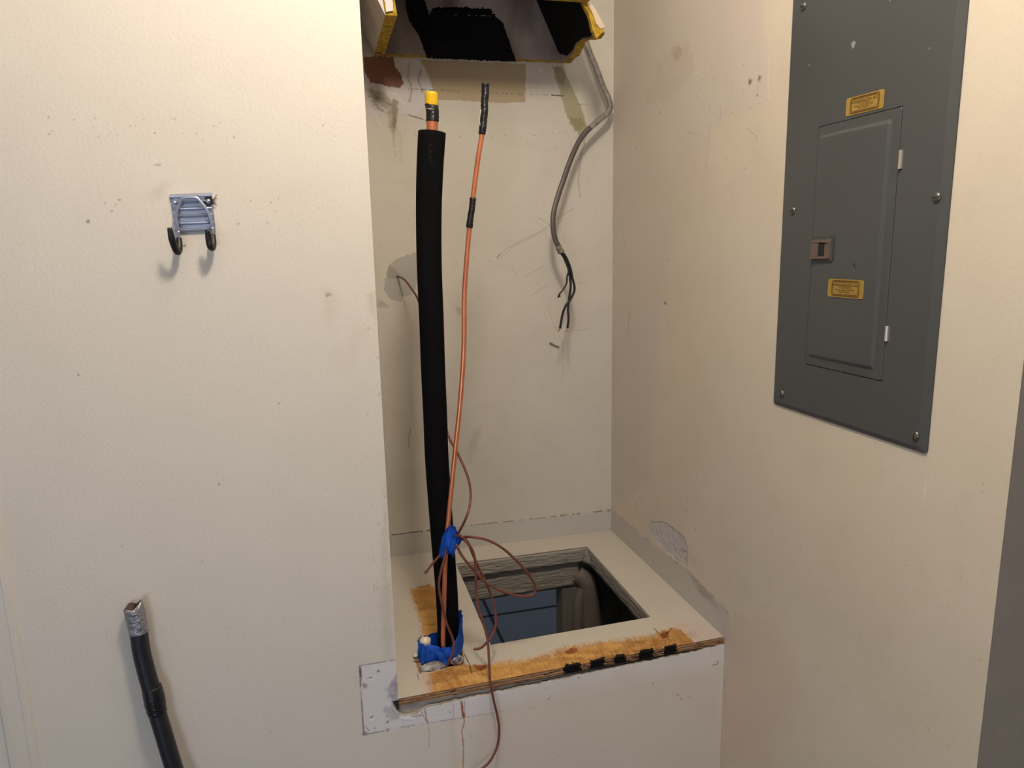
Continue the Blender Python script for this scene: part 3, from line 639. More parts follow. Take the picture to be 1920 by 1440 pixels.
tube(bm, [(a[0]-0.02, 0.575, a[2]+0.01), (a[0]-0.032, 0.577, a[2]-0.035), (a[0]-0.036, 0.58, a[2]-0.1), (a[0]-0.036, 0.58, -0.45), (a[0]-0.036, 0.58, ZF+0.001)], [0.012, 0.017, 0.019, 0.019, 0.019], 16, 8, wob=0.08); obj('tape_fold', bm, M_wrap, post, True)
bm = bmesh.new(); box(bm, b[0]+0.02, b[0]+0.062, 0.60, 0.66, ZF+0.001, -0.05); obj('side_plate', bm, material('dark_jamb', srgb(84, 76, 70), 0.7, var=0.1), post)

# ------------------------------------------------------------ cut duct plenum hanging in the top of the niche
M_foil = material('duct_facing', srgb(112, 96, 86), 0.5, bump=0.0008, bscale=60, col2=srgb(160, 148, 142), vscale=9, stretch=(1.4, 1, 0.6))
M_foilw = material('duct_facing_pale', srgb(206, 198, 192), 0.5, bump=0.0008, bscale=50, var=0.10, vscale=10)
M_glass = material('yellow_fibreglass', srgb(190, 156, 40), 0.95, bump=0.002, bscale=160, col2=srgb(136, 106, 26), vscale=60)
M_mastic = material('black_mastic', srgb(14, 12, 12), 0.8, spec=0.15, bump=0.0008, bscale=220, var=0.3, vscale=80)
ZB = 1.381; LEAN = -0.48; YD0 = 0.345; TB = 0.026; HT = ZC-ZB
plenum = thing('duct_plenum', 'cut-open leaning fibreglass duct plenum with yellow torn edges and black mastic, above the pipes', 'duct', (0.33, 0.5, ZC))
def board(name, P, off, mats, thick_face=True, core=True):
    """extruded board: P outline points of one face, off the thickness vector; faces 0=facing, edges=fibreglass"""
    bm = bmesh.new(); off = Vector(off)
    a = [bm.verts.new(tuple(p)) for p in P]; b = [bm.verts.new(Vector(tuple(p))+off) for p in P]
    f1 = bm.faces.new(a); f2 = bm.faces.new(b[::-1])
    for i in range(len(P)):
        j = (i+1) % len(P); f = bm.faces.new((a[i], b[i], b[j], a[j])); f.material_index = 1
    bmesh.ops.recalc_face_normals(bm, faces=bm.faces)
    me = bpy.data.meshes.new(name); bm.to_mesh(me); bm.free()
    return link(name, me, mats, plenum)
def rag(pts, step, amp, seed):
    rnd = random.Random(seed); out = []
    for a, b in zip(pts, pts[1:]):
        a, b = np.array(a, float), np.array(b, float); n = max(1, int(np.linalg.norm(b-a)/step))
        for k in range(n): out.append(tuple(a+(b-a)*k/n+np.array([rnd.uniform(-amp, amp) for _ in range(len(a))])*(1 if k else 0.3)))
    out.append(tuple(pts[-1])); return out
# back board, inner face at y = D-TB
yb = D-0.024
xl, xr = 0.0775, 0.594
low = rag([(xl+0.003, ZB-0.004), (xl+0.13, ZB-0.001), (0.30, ZB-0.0015), (0.42, ZB), (0.53, ZB+0.001), (xr-0.002, ZB)], 0.008, 0.0013, 5)
P = [(x, yb, z) for x, z in low]+[(xr+LEAN*HT, yb, ZC), (xl+LEAN*HT+0.0, yb, ZC)]
board('back_board', P, (0, 0.022, 0), [M_foil, M_glass])
# left board
P = [(xl, D-0.002, ZB), (xl, YD0, ZB), (xl-0.004, YD0-0.001, ZB+0.03), (xl+LEAN*HT, YD0, ZC), (xl+LEAN*HT, D-0.002, ZC)]
board('left_board', P, (TB, 0, 0), [M_foilw, M_glass])
# right board with a notch torn from its lower edge
nr = (1.0, 0, -LEAN)
ri = (xr-0.012, yb, ZB)
def rp(px, py): return tuple(spotn(px, py, ri, nr))
edge = [(1056,118),(1064,110),(1072,104),(1078,92),(1085,77),(1093,74),(1103,74),(1112,72),(1117,66),(1119,60)]
E1 = rag([rp(*e) for e in edge], 0.006, 0.001, 8)
top = [rp(1086, -4), (ri[0]+LEAN*HT, YD0, ZC), (ri[0]+LEAN*HT, yb, ZC)]
board('right_board', E1+[rp(1103, 30)]+top, (0.020, 0, 0), [M_foil, M_glass])
# front board, cut just above the view
fz = spot(1050, 2, 1, YD0)[2]
P = [(xl+LEAN*(fz-ZB), YD0, fz), (spot(1101, 2, 1, YD0)[0], YD0, fz), (xr+LEAN*HT, YD0, ZC), (xl+LEAN*HT, YD0, ZC)]
board('front_board', P, (0, -0.022, 0), [M_foil, M_glass])
# flaps of facing peeled off the front edges
def flap(pix, y, th, name, mat):
    P = rag([tuple(spot(px, py, 1, y)) for px, py in pix]+[tuple(spot(*pix[0], 1, y))], 0.01, 0.0008, 12)[:-1]
    bm = bmesh.new(); a = [bm.verts.new(p) for p in P]; b = [bm.verts.new((p[0], p[1]+th, p[2])) for p in P]
    bm.faces.new(a); bm.faces.new(b[::-1])
    for i in range(len(P)): j = (i+1) % len(P); bm.faces.new((a[i], a[j], b[j], b[i]))
    return obj(name, bm, mat, plenum)
flap([(1088,-20),(1103,-8),(1104,0),(1120,22),(1135,50),(1126,54),(1118,44),(1110,22),(1098,2)], YD0-0.004, 0.0025, 'facing_flap', material('facing_kraft', srgb(196, 178, 152), 0.7, var=0.06))
flap([(1096,0),(1100,0),(1114,26),(1122,46),(1133,55),(1127,64),(1119,72),(1112,58),(1104,28),(1092,4)], YD0-0.001, 0.012, 'torn_fibreglass', M_glass)
flap([(718,-14),(730,-14),(737,4),(737,20),(724,22),(722,6)], YD0-0.006, 0.004, 'facing_flap', M_foilw)
# black mastic brushed on the inner faces
def mastic(pix, face, n, off, seed, name='mastic_patch', rg=0.0016, st=0.0028):
    P = [spotn(px, py, face, n) for px, py in pix]
    P = rag([tuple(p) for p in P]+[tuple(P[0])], st, rg, seed)[:-1]
    n = np.array(n, float); n /= np.linalg.norm(n)
    P = [np.array(p)-n*(((np.array(p)-np.array(face))@n)) for p in P]
    o = n*off; bm = bmesh.new(); a = [bm.verts.new(tuple(p+o)) for p in P]; b = [bm.verts.new(tuple(p-o*0.2)) for p in P]
    bm.faces.new(a)
    for i in range(len(P)): j = (i+1) % len(P); bm.faces.new((a[i], b[i], b[j], a[j]))
    return obj(name, bm, M_mastic, plenum)
mastic([(762,-20),(762,16),(768,41),(785,66),(801,109),(968,116),(958,88),(944,45),(928,30),(900,30),(860,28),(806,32),(800,14),(790,-20)], (0, yb, 0), (0, 1, 0), -0.0012, 21)
mastic([(800,34),(860,29),(928,31),(920,18),(870,14),(810,16)], (0, yb, 0), (0, 1, 0), -0.0010, 22, 'mastic_smear', 0.004)
mastic([(1004,-10),(1010,20),(1022,50),(1037,86),(1052,101),(1064,104),(1073,95),(1080,80),(1094,70),(1108,68),(1114,58),(1106,34),(1092,2),(1088,-10)], ri, nr, -0.0012, 23)
# corner roll of facing down the back left corner
bm = bmesh.new(); tube(bm, [(xl+TB-0.002, yb+0.001, ZB-0.002), (xl+TB+LEAN*0.2, yb+0.001, ZB+0.2), (xl+TB+LEAN*HT, yb+0.001, ZC-0.001)], 0.003, 8, 4); obj('corner_tape', bm, M_foilw, plenum, True)

# ------------------------------------------------------------ insulated copper pipe
def sp(px, py, y): return tuple(spot(px, py, 1, y))
M_foam = material('black_foam', srgb(12, 11, 13), 0.9, bump=0.0002, bscale=300, spec=0.08, var=0.1)
M_cop = material('copper', srgb(222, 138, 98), 0.32, metal=0.7, bump=0.0001, bscale=80, var=0.10, vscale=30)
M_tape = material('black_vinyl_tape', srgb(15, 14, 16), 0.3, bump=0.0012, bscale=120, stretch=(1, 1, 3))
M_yel = material('yellow_plastic', srgb(214, 172, 20), 0.3, coat=0.3)
ipipe = thing('insulated_copper_pipe', 'thick black foam-insulated copper pipe with yellow end cap rising from the shelf', 'pipe', (0.12, 0.11, 0))
YP = 0.130
pts = [(spot(840,1222,1,YP)[0], YP, -0.03)]+[sp(x, y, YP) for x, y in ((841,1200),(838,1120),(832,1040),(826,960),(819,860),(816,780),(812,690),(809,600),(805,500),(804,400),(806,320),(810,248))]
FR_ = [1.02*q for q in [0.0235,0.0235,0.0238,0.0242,0.0245,0.0245,0.0245,0.0245,0.0245,0.0246,0.025,0.0258,0.0265]]
bm = bmesh.new(); hollow(bm, pts, FR_, 0.0135/0.0265, 0.06, 32, 8); obj('foam_sleeve', bm, M_foam, ipipe, True)
ct = [sp(806,300,YP), sp(810,248,YP), sp(810.5,210,YP), sp(810,186,YP)]
bm = bmesh.new(); tube(bm, [pts[3], pts[7], pts[10]]+ct, 0.0112, 24, 8); obj('copper_tube', bm, M_cop, ipipe, True)
bm = bmesh.new()
r_ = tube(bm, [sp(811,228,YP), sp(811,222,YP), sp(811,212,YP), sp(810,200,YP), sp(809,193,YP)], 0.0125, 24, 5, wob=0.06); obj('tape_wrap', bm, M_tape, ipipe, True)
bm = bmesh.new(); a = np.array(sp(801,197,YP-0.012))
v = [bm.verts.new(tuple(p)) for p in (sp(796,196,YP-.013), sp(800,193,YP-.015), sp(812,198,YP-.0145), sp(809,206,YP-.0145), sp(799,204,YP-.0135))]
bm.faces.new(v); obj('tape_tail', bm, M_tape, ipipe)
bm = bmesh.new(); c = [sp(809.5,199,YP), sp(809,185,YP), sp(809,176,YP), sp(809,173,YP), sp(809,172,YP)]
tube(bm, c, [0.0128, 0.0128, 0.0128, 0.0108, 0.006], 24, 6); obj('end_cap', bm, M_yel, ipipe, True)
# faint raised lettering down the sleeve
def text(s, size, loc, X, Z, mat, parent, name='lettering', align='CENTER', depth=0.0, bold=0.0):
    cu = bpy.data.curves.new(name, 'FONT'); cu.body = s; cu.size = size; cu.align_x = align; cu.align_y = 'CENTER'; cu.extrude = depth; cu.offset = bold
    t = bpy.data.objects.new(name, cu); COL.objects.link(t)
    dg = bpy.context.evaluated_depsgraph_get(); dg.update()
    me = bpy.data.meshes.new_from_object(t.evaluated_get(dg)); bpy.data.objects.remove(t)
    X = Vector(X).normalized(); Z = Vector(Z).normalized(); N = X.cross(Z)
    me.transform(Matrix(((X[0], Z[0], N[0], loc[0]), (X[1], Z[1], N[1], loc[1]), (X[2], Z[2], N[2], loc[2]), (0, 0, 0, 1))))
    return me if mat is None else link(name, me, mat, parent)
M_ink = material('dark_grey_print', srgb(26, 26, 28), 0.8, spec=0.1)
text('K-FLEX', 0.012, sp(807, 288, YP-0.0268), (0, 0, -1), (1, 0.1, 0), M_ink, ipipe, bold=0.0002)

# thin copper line
tpipe = thing('thin_copper_line', 'thin bare copper line with black taped end, in front of the foam-insulated pipe', 'pipe', (0.14, 0.075, 0))
YT = 0.096
tp = [(910,176),(908,215),(904,250),(896,300),(887,370),(880,430),(874,500),(870.5,560),(870,640),(867,700),(861.5,770),(854.5,835),(848,900),(842.5,955),(838,1005),(835,1050),(833.5,1100),(832,1150),(831,1207)]
bm = bmesh.new(); tube(bm, [sp(x, y, YT) for x, y in tp]+[(spot(831,1207,1,YT)[0], YT+0.004, -0.02)], 0.0050, 16, 8); obj('copper_tube', bm, M_cop, tpipe, True)
bm = bmesh.new(); tube(bm, [sp(x, y, YT) for x, y in ((910,157),(910,165),(910,178),(908.5,190),(908.5,205),(907,225),(905,240),(904,252))], [0.0080,0.0072,0.0078,0.0070,0.0074,0.0068,0.0074,0.0066], 14, 5, wob=0.14); obj('tape_wrap', bm, M_tape, tpipe, True)
bm = bmesh.new(); tube(bm, [sp(x, y, YT) for x, y in ((887,371),(885,390),(882,410),(880,427))], [0.0064,0.006,0.0066,0.0068], 14, 5, wob=0.14); obj('tape_wrap', bm, M_tape, tpipe, True)
bm = bmesh.new(); tube(bm, [sp(x, y, YT-0.003) for x, y in ((901,238),(899,225),(902,205))], 0.0012, 6, 4, flat=0.3); obj('tape_wrap', bm, material('clear_tape', srgb(170, 160, 150), 0.2), tpipe, True)

# ------------------------------------------------------------ thermostat wires
M_wire = material('brown_wire_jacket', srgb(112, 60, 48), 0.4, spec=0.4, var=0.05)
WR = 0.0027
def wire(label, pts, r=WR):
    bm = bmesh.new(); tube(bm, pts, r, 10, 8); o = obj('thermostat_wire', bm, M_wire, None, True)
    return tag(o, label, 'wire', 'brown thermostat wires')
ya = YT-0.012
wire('brown wire coming out of the back wall and passing behind the black pipe',
     [(spot(745,518,1,D)[0], D-0.001, spot(745,518,1,D)[2]), sp(758,524,0.60), sp(772,542,0.54), sp(785,565,0.48), sp(800,620,0.38), sp(815,700,0.26), sp(830,780,0.19), sp(843,822,0.155), sp(858,850,0.14), sp(872,880,0.12), sp(881,910,0.105), sp(882,940,0.09), sp(875,968,0.07), sp(862,995,0.085), sp(848,1015,YT-0.010), sp(832,1034,YT-0.004), sp(815,1052,0.092), sp(797,1075,0.088)])
wire('brown wire hanging in a tall loop over the shelf edge down the wall',
     [sp(846,1000,ya), sp(858,1002,ya), sp(872,1014,0.045), sp(884,1028,0.04), sp(890,1045,0.04), sp(892,1075,0.04), sp(893,1110,0.04), sp(897,1140,0.035), sp(906,1168,0.03), sp(914,1200,0.02), sp(917,1240,0.005), sp(919,1275,-0.012), sp(925,1310,-0.018), sp(933,1345,-0.02), sp(936,1370,-0.022), sp(932,1400,-0.026), sp(918,1428,-0.03), sp(900,1444,-0.034), sp(880,1460,-0.036)])
wire('brown wire looping out wide to the right over the square opening',
     [sp(845,1008,ya-0.002), sp(862,1007,ya-0.004), sp(885,1007,0.045), sp(915,1013,0.04), sp(945,1030,0.04), sp(975,1058,0.05), sp(995,1082,0.06), sp(1004,1100,0.065), sp(1000,1114,0.065), sp(982,1118,0.06), sp(950,1112,0.055), sp(915,1095,0.05), sp(885,1065,0.048), sp(865,1040,0.05), sp(855,1020,0.052)])
wire('brown wire in a narrow loop ending in a cut tip on the shelf',
     [sp(850,1004,ya), sp(866,1006,0.05), sp(878,1018,0.055), sp(886,1038,0.058), sp(898,1065,0.06), sp(912,1095,0.06), sp(922,1120,0.06), sp(929,1150,0.055), sp(929,1175,0.05), sp(920,1195,0.04), sp(908,1210,0.025), sp(898,1216,0.018), sp(888,1217,0.018)])
wire('brown wire running down the front of the black pipe into the blue tape',
     [sp(842,1012,ya), sp(835,1040,ya-0.002), sp(826,1075,ya-0.002), sp(823,1100,ya-0.002), sp(829,1135,ya-0.003), sp(838,1170,ya-0.004), sp(848,1195,0.08), sp(851,1212,0.076), sp(848,1228,0.076), sp(841,1240,0.08), (spot(838,1244,1,0.082)[0], 0.082, -0.012)])

# ------------------------------------------------------------ blue painter's tape
M_blue = material('blue_painters_tape', srgb(24, 106, 222), 0.5, bump=0.002, bscale=70, var=0.12, vscale=40)
def crumple(pix, yc, yr, name, label, seed, rad=0.004, th=0.0012):
    """wrinkled ribbon: pix outline columns [(top),(bottom)] with depth per column"""
    bm = bmesh.new(); rnd = random.Random(seed); cols = []
    n = len(pix); rows = 9
    pp_ = []
    for (a, b), y in zip(pix, yc): pp_.append((np.array(spot(*a, 1, y)), np.array(spot(*b, 1, y))))
    m = 5; dense = []
    A = smooth_path([p[0] for p in pp_], m); B = smooth_path([p[1] for p in pp_], m)
    for i, (a, b) in enumerate(zip(A, B)):
        col_ = []
        for k in range(rows):
            t = k/(rows-1); p = a+(b-a)*t
            w = (fbm(np.array(i*0.55), np.array(k*0.55+seed), seed)-0.5)*2*rad
            col_.append(bm.verts.new((p[0]+w*0.3, p[1]+w, p[2]+w*0.25)))
        cols.append(col_)
    for a, b in zip(cols, cols[1:]):
        for k in range(rows-1): bm.faces.new((a[k], a[k+1], b[k+1], b[k]))
    bmesh.ops.solidify(bm, geom=bm.faces[:], thickness=th)
    o = obj(name, bm, M_blue, None, True)
    return tag(o, label, 'tape', 'blue tape round the pipes') if label else o
yf = YT-0.011
bt = crumple([((829,1004),(822,1038)), ((838,992),(828,1045)), ((848,984),(842,1038)), ((857,994),(850,1044)), ((868,1010),(853,1030)), ((860,1018),(852,1034))], [YP-0.030, YT-0.012, YT-0.021, YT-0.022, YT-0.018, YT-0.004], 0, 'blue_tape', 'crumpled blue tape binding wires to the black pipe halfway down', 3, 0.009)
# lower tape: shallow skirt round the pvc stub and both pipes
def skirt(outline, zb_, zt_, seed, rows=9):
    bm = bmesh.new(); n = 64; P = smooth_path(outline+outline[:1], 8); P = P[:-1]; n = len(P); cols = []
    for i, p in enumerate(P):
        col_ = []; zb = zb_(p) ; ztt = zt_(p)
        for k in range(rows):
            t = k/(rows-1); w = (fbm(np.array(i*0.5), np.array(k*0.5+seed), seed)-0.5)*0.011+(fbm(np.array(i*1.3), np.array(k*1.1+seed), seed+9)-0.5)*0.004
            col_.append(bm.verts.new((p[0]+w, p[1]+w-0.002*math.sin(t*3.1), zb+(ztt-zb)*t+w*0.4)))
        cols.append(col_)
    for i in range(n):
        a, b = cols[i], cols[(i+1) % n]
        for k in range(rows-1): bm.faces.new((a[k], a[k+1], b[k+1], b[k]))
    bmesh.ops.solidify(bm, geom=bm.faces[:], thickness=0.001)
    return bm
pb = np.array(pts[1]); px_ = spot(797, 1222, 1, 0.125)
ol = [(px_[0]-0.014, 0.124, 0), (px_[0]-0.005, 0.106, 0), (px_[0]+0.02, 0.098, 0), (pb[0]-0.008, 0.084, 0), (pb[0]+0.012, 0.088, 0), (pb[0]+0.028, 0.114, 0), (pb[0]+0.028, 0.145, 0), (pb[0], 0.160, 0), (pb[0]-0.028, 0.148, 0), (px_[0]+0.008, 0.142, 0), (px_[0]-0.010, 0.137, 0)]
def zt_(p):
    u = (p[0]-px_[0])/(pb[0]+0.026-px_[0]); base = 0.040+0.004*u
    return base+0.040*max(0, u-0.72)/0.28-(0.004 if p[1] < 0.11 and 0.1 < u < 0.65 else 0)
bm = skirt(ol, lambda p: 0.001+0.014*max(0, (p[0]-pb[0]+0.004)/0.03)+(-0.004), zt_, 5)
o = obj('blue_tape', bm, M_blue, None, True); tag(o, 'wide blue tape wrapped round the pipe base and white pipe stub', 'tape', 'blue tape round the pipes')

# white pvc stub
M_pvc = material('white_pvc', srgb(222, 214, 196), 0.35)
bm = bmesh.new(); s0 = (px_[0]+0.001, 0.125, -0.03); s1 = (px_[0]+0.0015, 0.125, spot(797, 1199, 1, 0.125)[2])
hollow(bm, [s0, ((s0[0]+s1[0])/2, 0.125, 0.01), s1], 0.0122, 0.0096, 0.045, 28, 6); o = obj('pvc_pipe_stub', bm, M_pvc, None, False)
for p in o.data.polygons: p.use_smooth = len(p.vertices) == 4
tag(o, 'short open white plastic pipe stub in blue tape beside the black pipe', 'pipe')
# sealant and foil stuffed in the hole
def lump(name, c, r, seed, mat, label, cat, sub=4):
    bm = bmesh.new(); bmesh.ops.create_icosphere(bm, subdivisions=sub, radius=1)
    for v in bm.verts:
        a = v.co; k = 1+0.5*(fbm(np.array(a.x*2.2+seed), np.array(a.y*2.2+a.z*1.7), seed)-0.5)+0.25*(fbm(np.array(a.x*7), np.array(a.y*7+a.z*5), seed+3)-0.5)
        v.co = Vector((c[0]+a.x*r[0]*k, c[1]+a.y*r[1]*k, c[2]+a.z*r[2]*k))
    o = obj(name, bm, mat, None, True); return tag(o, label, cat) if label else o
h1 = spots(812, 1254); h2 = spots(858, 1243)
M_seal = material('clear_grey_sealant', srgb(104, 90, 72), 0.2, bump=0.002, bscale=90, col2=srgb(176, 174, 172), vscale=50)
M_foil2 = material('crumpled_foil', srgb(190, 186, 190), 0.22, metal=0.6, bump=0.006, bscale=90, col2=srgb(60, 54, 56), vscale=110)
lump('sealant_blob', (h1[0], h1[1]+0.004, -0.004), (0.028, 0.012, 0.010), 4, M_seal, 'shiny grey sealant blob at the foot of the white pipe stub', 'sealant')
lump('crumpled_foil', (h2[0]-0.003, h2[1]-0.002, 0.003), (0.017, 0.010, 0.011), 9, M_foil2, 'crumpled silver foil stuffed at the right foot of the black pipe', 'foil')
hk = spots(779, 1235); lump('sealant_blob', (hk[0]+0.001, hk[1], 0.003), (0.006, 0.005, 0.004), 2, M_pvc, 'small white sealant blob left of the white pipe stub', 'sealant', 3)
# dark liner of the hole
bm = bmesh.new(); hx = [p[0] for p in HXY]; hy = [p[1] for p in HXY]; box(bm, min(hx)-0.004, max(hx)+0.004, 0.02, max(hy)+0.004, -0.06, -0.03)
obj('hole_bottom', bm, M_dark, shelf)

# ------------------------------------------------------------ grey cable at the right of the back wall
M_gr = material('painted_grey_cable', srgb(104, 96, 90), 0.5, bump=0.0008, bscale=160, col2=srgb(142, 134, 124), vscale=60)
M_grd = material('bare_grey_cable', srgb(82, 74, 70), 0.45, bump=0.0004, bscale=160, var=0.1)
M_blk = material('black_wire_jacket', srgb(16, 14, 15), 0.4)
cable = thing('grey_cable', 'bent paint-smeared grey cable hanging out of the duct beside the right wall', 'cable', sp(1098, 75, 0.635))
c1 = [sp(1092,58,0.64), sp(1098,75,0.64), sp(1106,98,0.635), sp(1119,130,0.63), sp(1131,162,0.625), sp(1140,182,0.62), sp(1144.5,200,0.615), sp(1138,213,0.61), sp(1124,224,0.605), sp(1106,240,0.60)]
c2 = [sp(1106,240,0.60), sp(1090,258,0.595), sp(1077,283,0.585), sp(1066,310,0.575), sp(1055,342,0.565), sp(1045,372,0.56), sp(1038,400,0.555), sp(1037,425,0.55), sp(1041,448,0.55), sp(1050,468,0.55)]
bm = bmesh.new(); tube(bm, c1, 0.0078, 14, 8, flat=0.7, wob=0.05); obj('jacket', bm, M_gr, cable, True)
bm = bmesh.new(); tube(bm, c2, 0.0075, 14, 8, flat=0.7, wob=0.03); obj('jacket', bm, M_grd, cable, True)
bm = bmesh.new(); tube(bm, [sp(1046,462,0.55), sp(1053,474,0.55)], 0.0085, 12, 4, wob=0.35); obj('torn_jacket', bm, M_gr, cable, True)
rough_pts = [(1051,474),(1058,486),(1064,500),(1066,508),(1063,520),(1062,532),(1056,543),(1050,550),(1046,558)]
bm = bmesh.new(); tube(bm, [sp(x, y, 0.545) for x, y in rough_pts], 0.0023, 8, 6, wob=0.5); tube(bm, [sp(x, y, 0.545) for x, y in ((1046,556),(1049,553),(1050,557))], 0.002, 6, 3)
w_ = obj('conductor', bm, M_blk, cable, True)
bm = bmesh.new(); tube(bm, [sp(x, y, 0.54) for x, y in ((1056,474),(1064,488),(1070,505),(1073,520),(1077,537),(1076,548),(1069,562),(1061,573),(1055,588),(1052,605),(1050,616))], 0.0033, 10, 6); w1 = obj('conductor', bm, M_blk, cable, True)
bm = bmesh.new(); tube(bm, [sp(x, y, 0.545) for x, y in ((1054,474),(1062,490),(1067,510),(1070,535),(1067,560),(1065,580),(1066,598),(1064,615))], 0.0033, 10, 6); w2 = obj('conductor', bm, M_blk, cable, True)
for w, y, a, b in ((w1, 0.54, (1050,615), (1047,622)), (w2, 0.545, (1064,614), (1061,622))):
    bm = bmesh.new(); tube(bm, [sp(*a, y), sp(*b, y)], 0.0017, 8, 3); o = obj('copper_tip', bm, M_cop, cable, True)
# chip stuck on the wall
bm = bmesh.new(); tube(bm, [sp(1031,643,D-0.003), sp(1039,647,D-0.004), sp(1048,651,D-0.003)], [0.003,0.0018,0.0024], 8, 5, wob=0.4); o = obj('plaster_chip', bm, material('grey_green_chip', srgb(120, 116, 88), 0.7), None, True)
tag(o, 'tiny grey-green chip stuck on the back wall below the black cable wires', 'debris')

# ------------------------------------------------------------ electrical panel
M_pan = material('grey_panel_enamel', srgb(72, 74, 74), 0.36, bump=0.00012, bscale=500, var=0.03, vscale=6)
M_pdk = material('panel_gap_dark', srgb(22, 20, 20), 0.8)
M_scr = material('screw_steel', srgb(120, 116, 112), 0.3, metal=0.8)
M_hng = material('zinc_hinge', srgb(200, 190, 176), 0.3, metal=0.7)
M_lat = material('brown_grey_plastic', srgb(98, 84, 76), 0.4)
py0 = spot(1740, 851, 0, W)[1]; py1 = spot(1452, 757, 0, W)[1]; pz0 = 0.5*(spot(1740, 851, 0, W)[2]+spot(1452, 757, 0, W)[2]); pz1 = 1.40
dy0 = spot(1660, 712, 0, W)[1]; dy1 = spot(1513, 682, 0, W)[1]; dz0 = 0.5*(spot(1660, 712, 0, W)[2]+spot(1513, 682, 0, W)[2]); dz1 = 0.5*(spot(1545, 237, 0, W)[2]+spot(1697, 202, 0, W)[2])
dy0 = 0.5*(dy0+spot(1697, 202, 0, W)[1]); dy1 = 0.5*(dy1+spot(1545, 237, 0, W)[1])
panel = thing('breaker_panel', 'grey steel electrical breaker panel with hinged door on the right wall', 'electrical panel', (W, (py0+py1)/2, pz0))
def rrect(y0, y1, z0, z1, r, n=5):
    out = []
    for cy, cz, a0 in ((y1-r, z1-r, 0), (y0+r, z1-r, 90), (y0+r, z0+r, 180), (y1-r, z0+r, 270)):
        for k in range(n+1):
            a = math.radians(a0+90*k/n); out.append((cy+r*math.cos(a), cz+r*math.sin(a)))
    return out
def loft(bm, loops, cap=True):
    L = [[bm.verts.new((W-d, y, z)) for y, z in lp] for lp, d in loops]
    for a, b in zip(L, L[1:]):
        for k in range(len(a)): bm.faces.new((a[k], a[(k+1) % len(a)], b[(k+1) % len(a)], b[k]))
    if cap: bm.faces.new(L[-1])
    return L
CT = 0.006
bm = bmesh.new(); g = 0.0012
loft(bm, [(rrect(py0, py1, pz0, pz1, .007), 0.0002), (rrect(py0, py1, pz0, pz1, .007), 0.0025), (rrect(py0+.014, py1-.006, pz0+.008, pz1-.008, .005), CT), (rrect(dy0-g, dy1+g, dz0-g, dz1+g, .003), CT), (rrect(dy0-g, dy1+g, dz0-g, dz1+g, .003), CT-.0045)], False)
o = obj('cover', bm, M_pan, panel)
bm = bmesh.new(); box(bm, W-CT+0.0046, W-CT+0.0050, dy0-.003, dy1+.003, dz0-.003, dz1+.003); obj('door_recess', bm, M_pdk, panel)
bm = bmesh.new()
def notch(lp): return lp
loft(bm, [(rrect(dy0, dy1, dz0, dz1, .003), CT-.003), (rrect(dy0, dy1, dz0, dz1, .003), CT+.0002), (rrect(dy0+.0006, dy1-.0006, dz0+.0006, dz1-.0006, .003), CT+.0008),
          (rrect(dy0+.0155, dy1-.006, dz0+.0135, dz1-.0135, .004), CT+.0008), (rrect(dy0+.0175, dy1-.0075, dz0+.0155, dz1-.0155, .004), CT+.0016), (rrect(dy0+.0205, dy1-.0095, dz0+.0185, dz1-.0185, .004), CT+.0038), (rrect(dy0+.0225, dy1-.011, dz0+.0205, dz1-.0205, .004), CT+.0042)])
door = obj('door', bm, M_pan, panel)
for f in door.data.polygons: f.use_smooth = False
# latch in its pressed recess
lt0 = spot(1528, 450, 0, W-.006); lt1 = spot(1567, 486, 0, W-.006)
lc = (0.5*(lt0[1]+lt1[1]), 0.5*(spot(1548, 467, 0, W)[2]*2))
ly0, ly1 = spot(1562, 467, 0, W-.008)[1], spot(1526, 467, 0, W-.008)[1]; lz0, lz1 = spot(1545, 486, 0, W-.008)[2], spot(1545, 449, 0, W-.008)[2]
bm = bmesh.new()
loft(bm, [(rrect(ly0-.004, ly1+.001, lz0-.003, lz1+.006, .003), CT+.0050), (rrect(ly0-.004, ly1+.001, lz0-.003, lz1+.006, .003), CT+.0064), (rrect(ly0-.0025, ly1, lz0-.0015, lz1+.0045, .003), CT+.0064), (rrect(ly0-.0015, ly1, lz0-.001, lz1+.003, .002), CT+.0058)]); obj('latch_recess', bm, M_pan, door)
bm = bmesh.new()
loft(bm, [(rrect(ly0, ly1, lz0, lz1, .0015), CT+.004), (rrect(ly0+.001, ly1-.0003, lz0+.001, lz1-.001, .0015), CT+.0097), (rrect(ly0+.004, ly1-.0005, lz0+.005, lz1-.005, .0008), CT+.0097), (rrect(ly0+.004, ly1-.0005, lz0+.005, lz1-.005, .0008), CT+.0077)])
lw = ly1-ly0
box(bm, W-CT-.0082, W-CT-.0074, ly0+lw*.30, ly0+lw*.60, lz0+.005, lz1-.005); nf = len(bm.faces)
box(bm, W-CT-.0092, W-CT-.0074, ly0+lw*.60, ly1-.0008, lz0+.0055, lz1-.0055)
bm.faces.ensure_lookup_table()
for f in bm.faces[nf-6:nf]: f.material_index = 1
obj('latch', bm, [M_lat, M_pdk], door)
for px, py_, hz in ((1690, 299, .0165), (1664, 625, .0145)):
    h = spot(px, py_, 0, W-CT); bm = bmesh.new()
    tube(bm, [(W-CT-.0015, h[1], h[2]-hz*.8), (W-CT-.0015, h[1], h[2]+hz*.8)], 0.0028, 12, 2); box(bm, W-CT-.0022, W-CT, h[1]-.0034, h[1]+.002, h[2]-hz*.8, h[2]+hz*.8); obj('hinge', bm, M_hng, door)
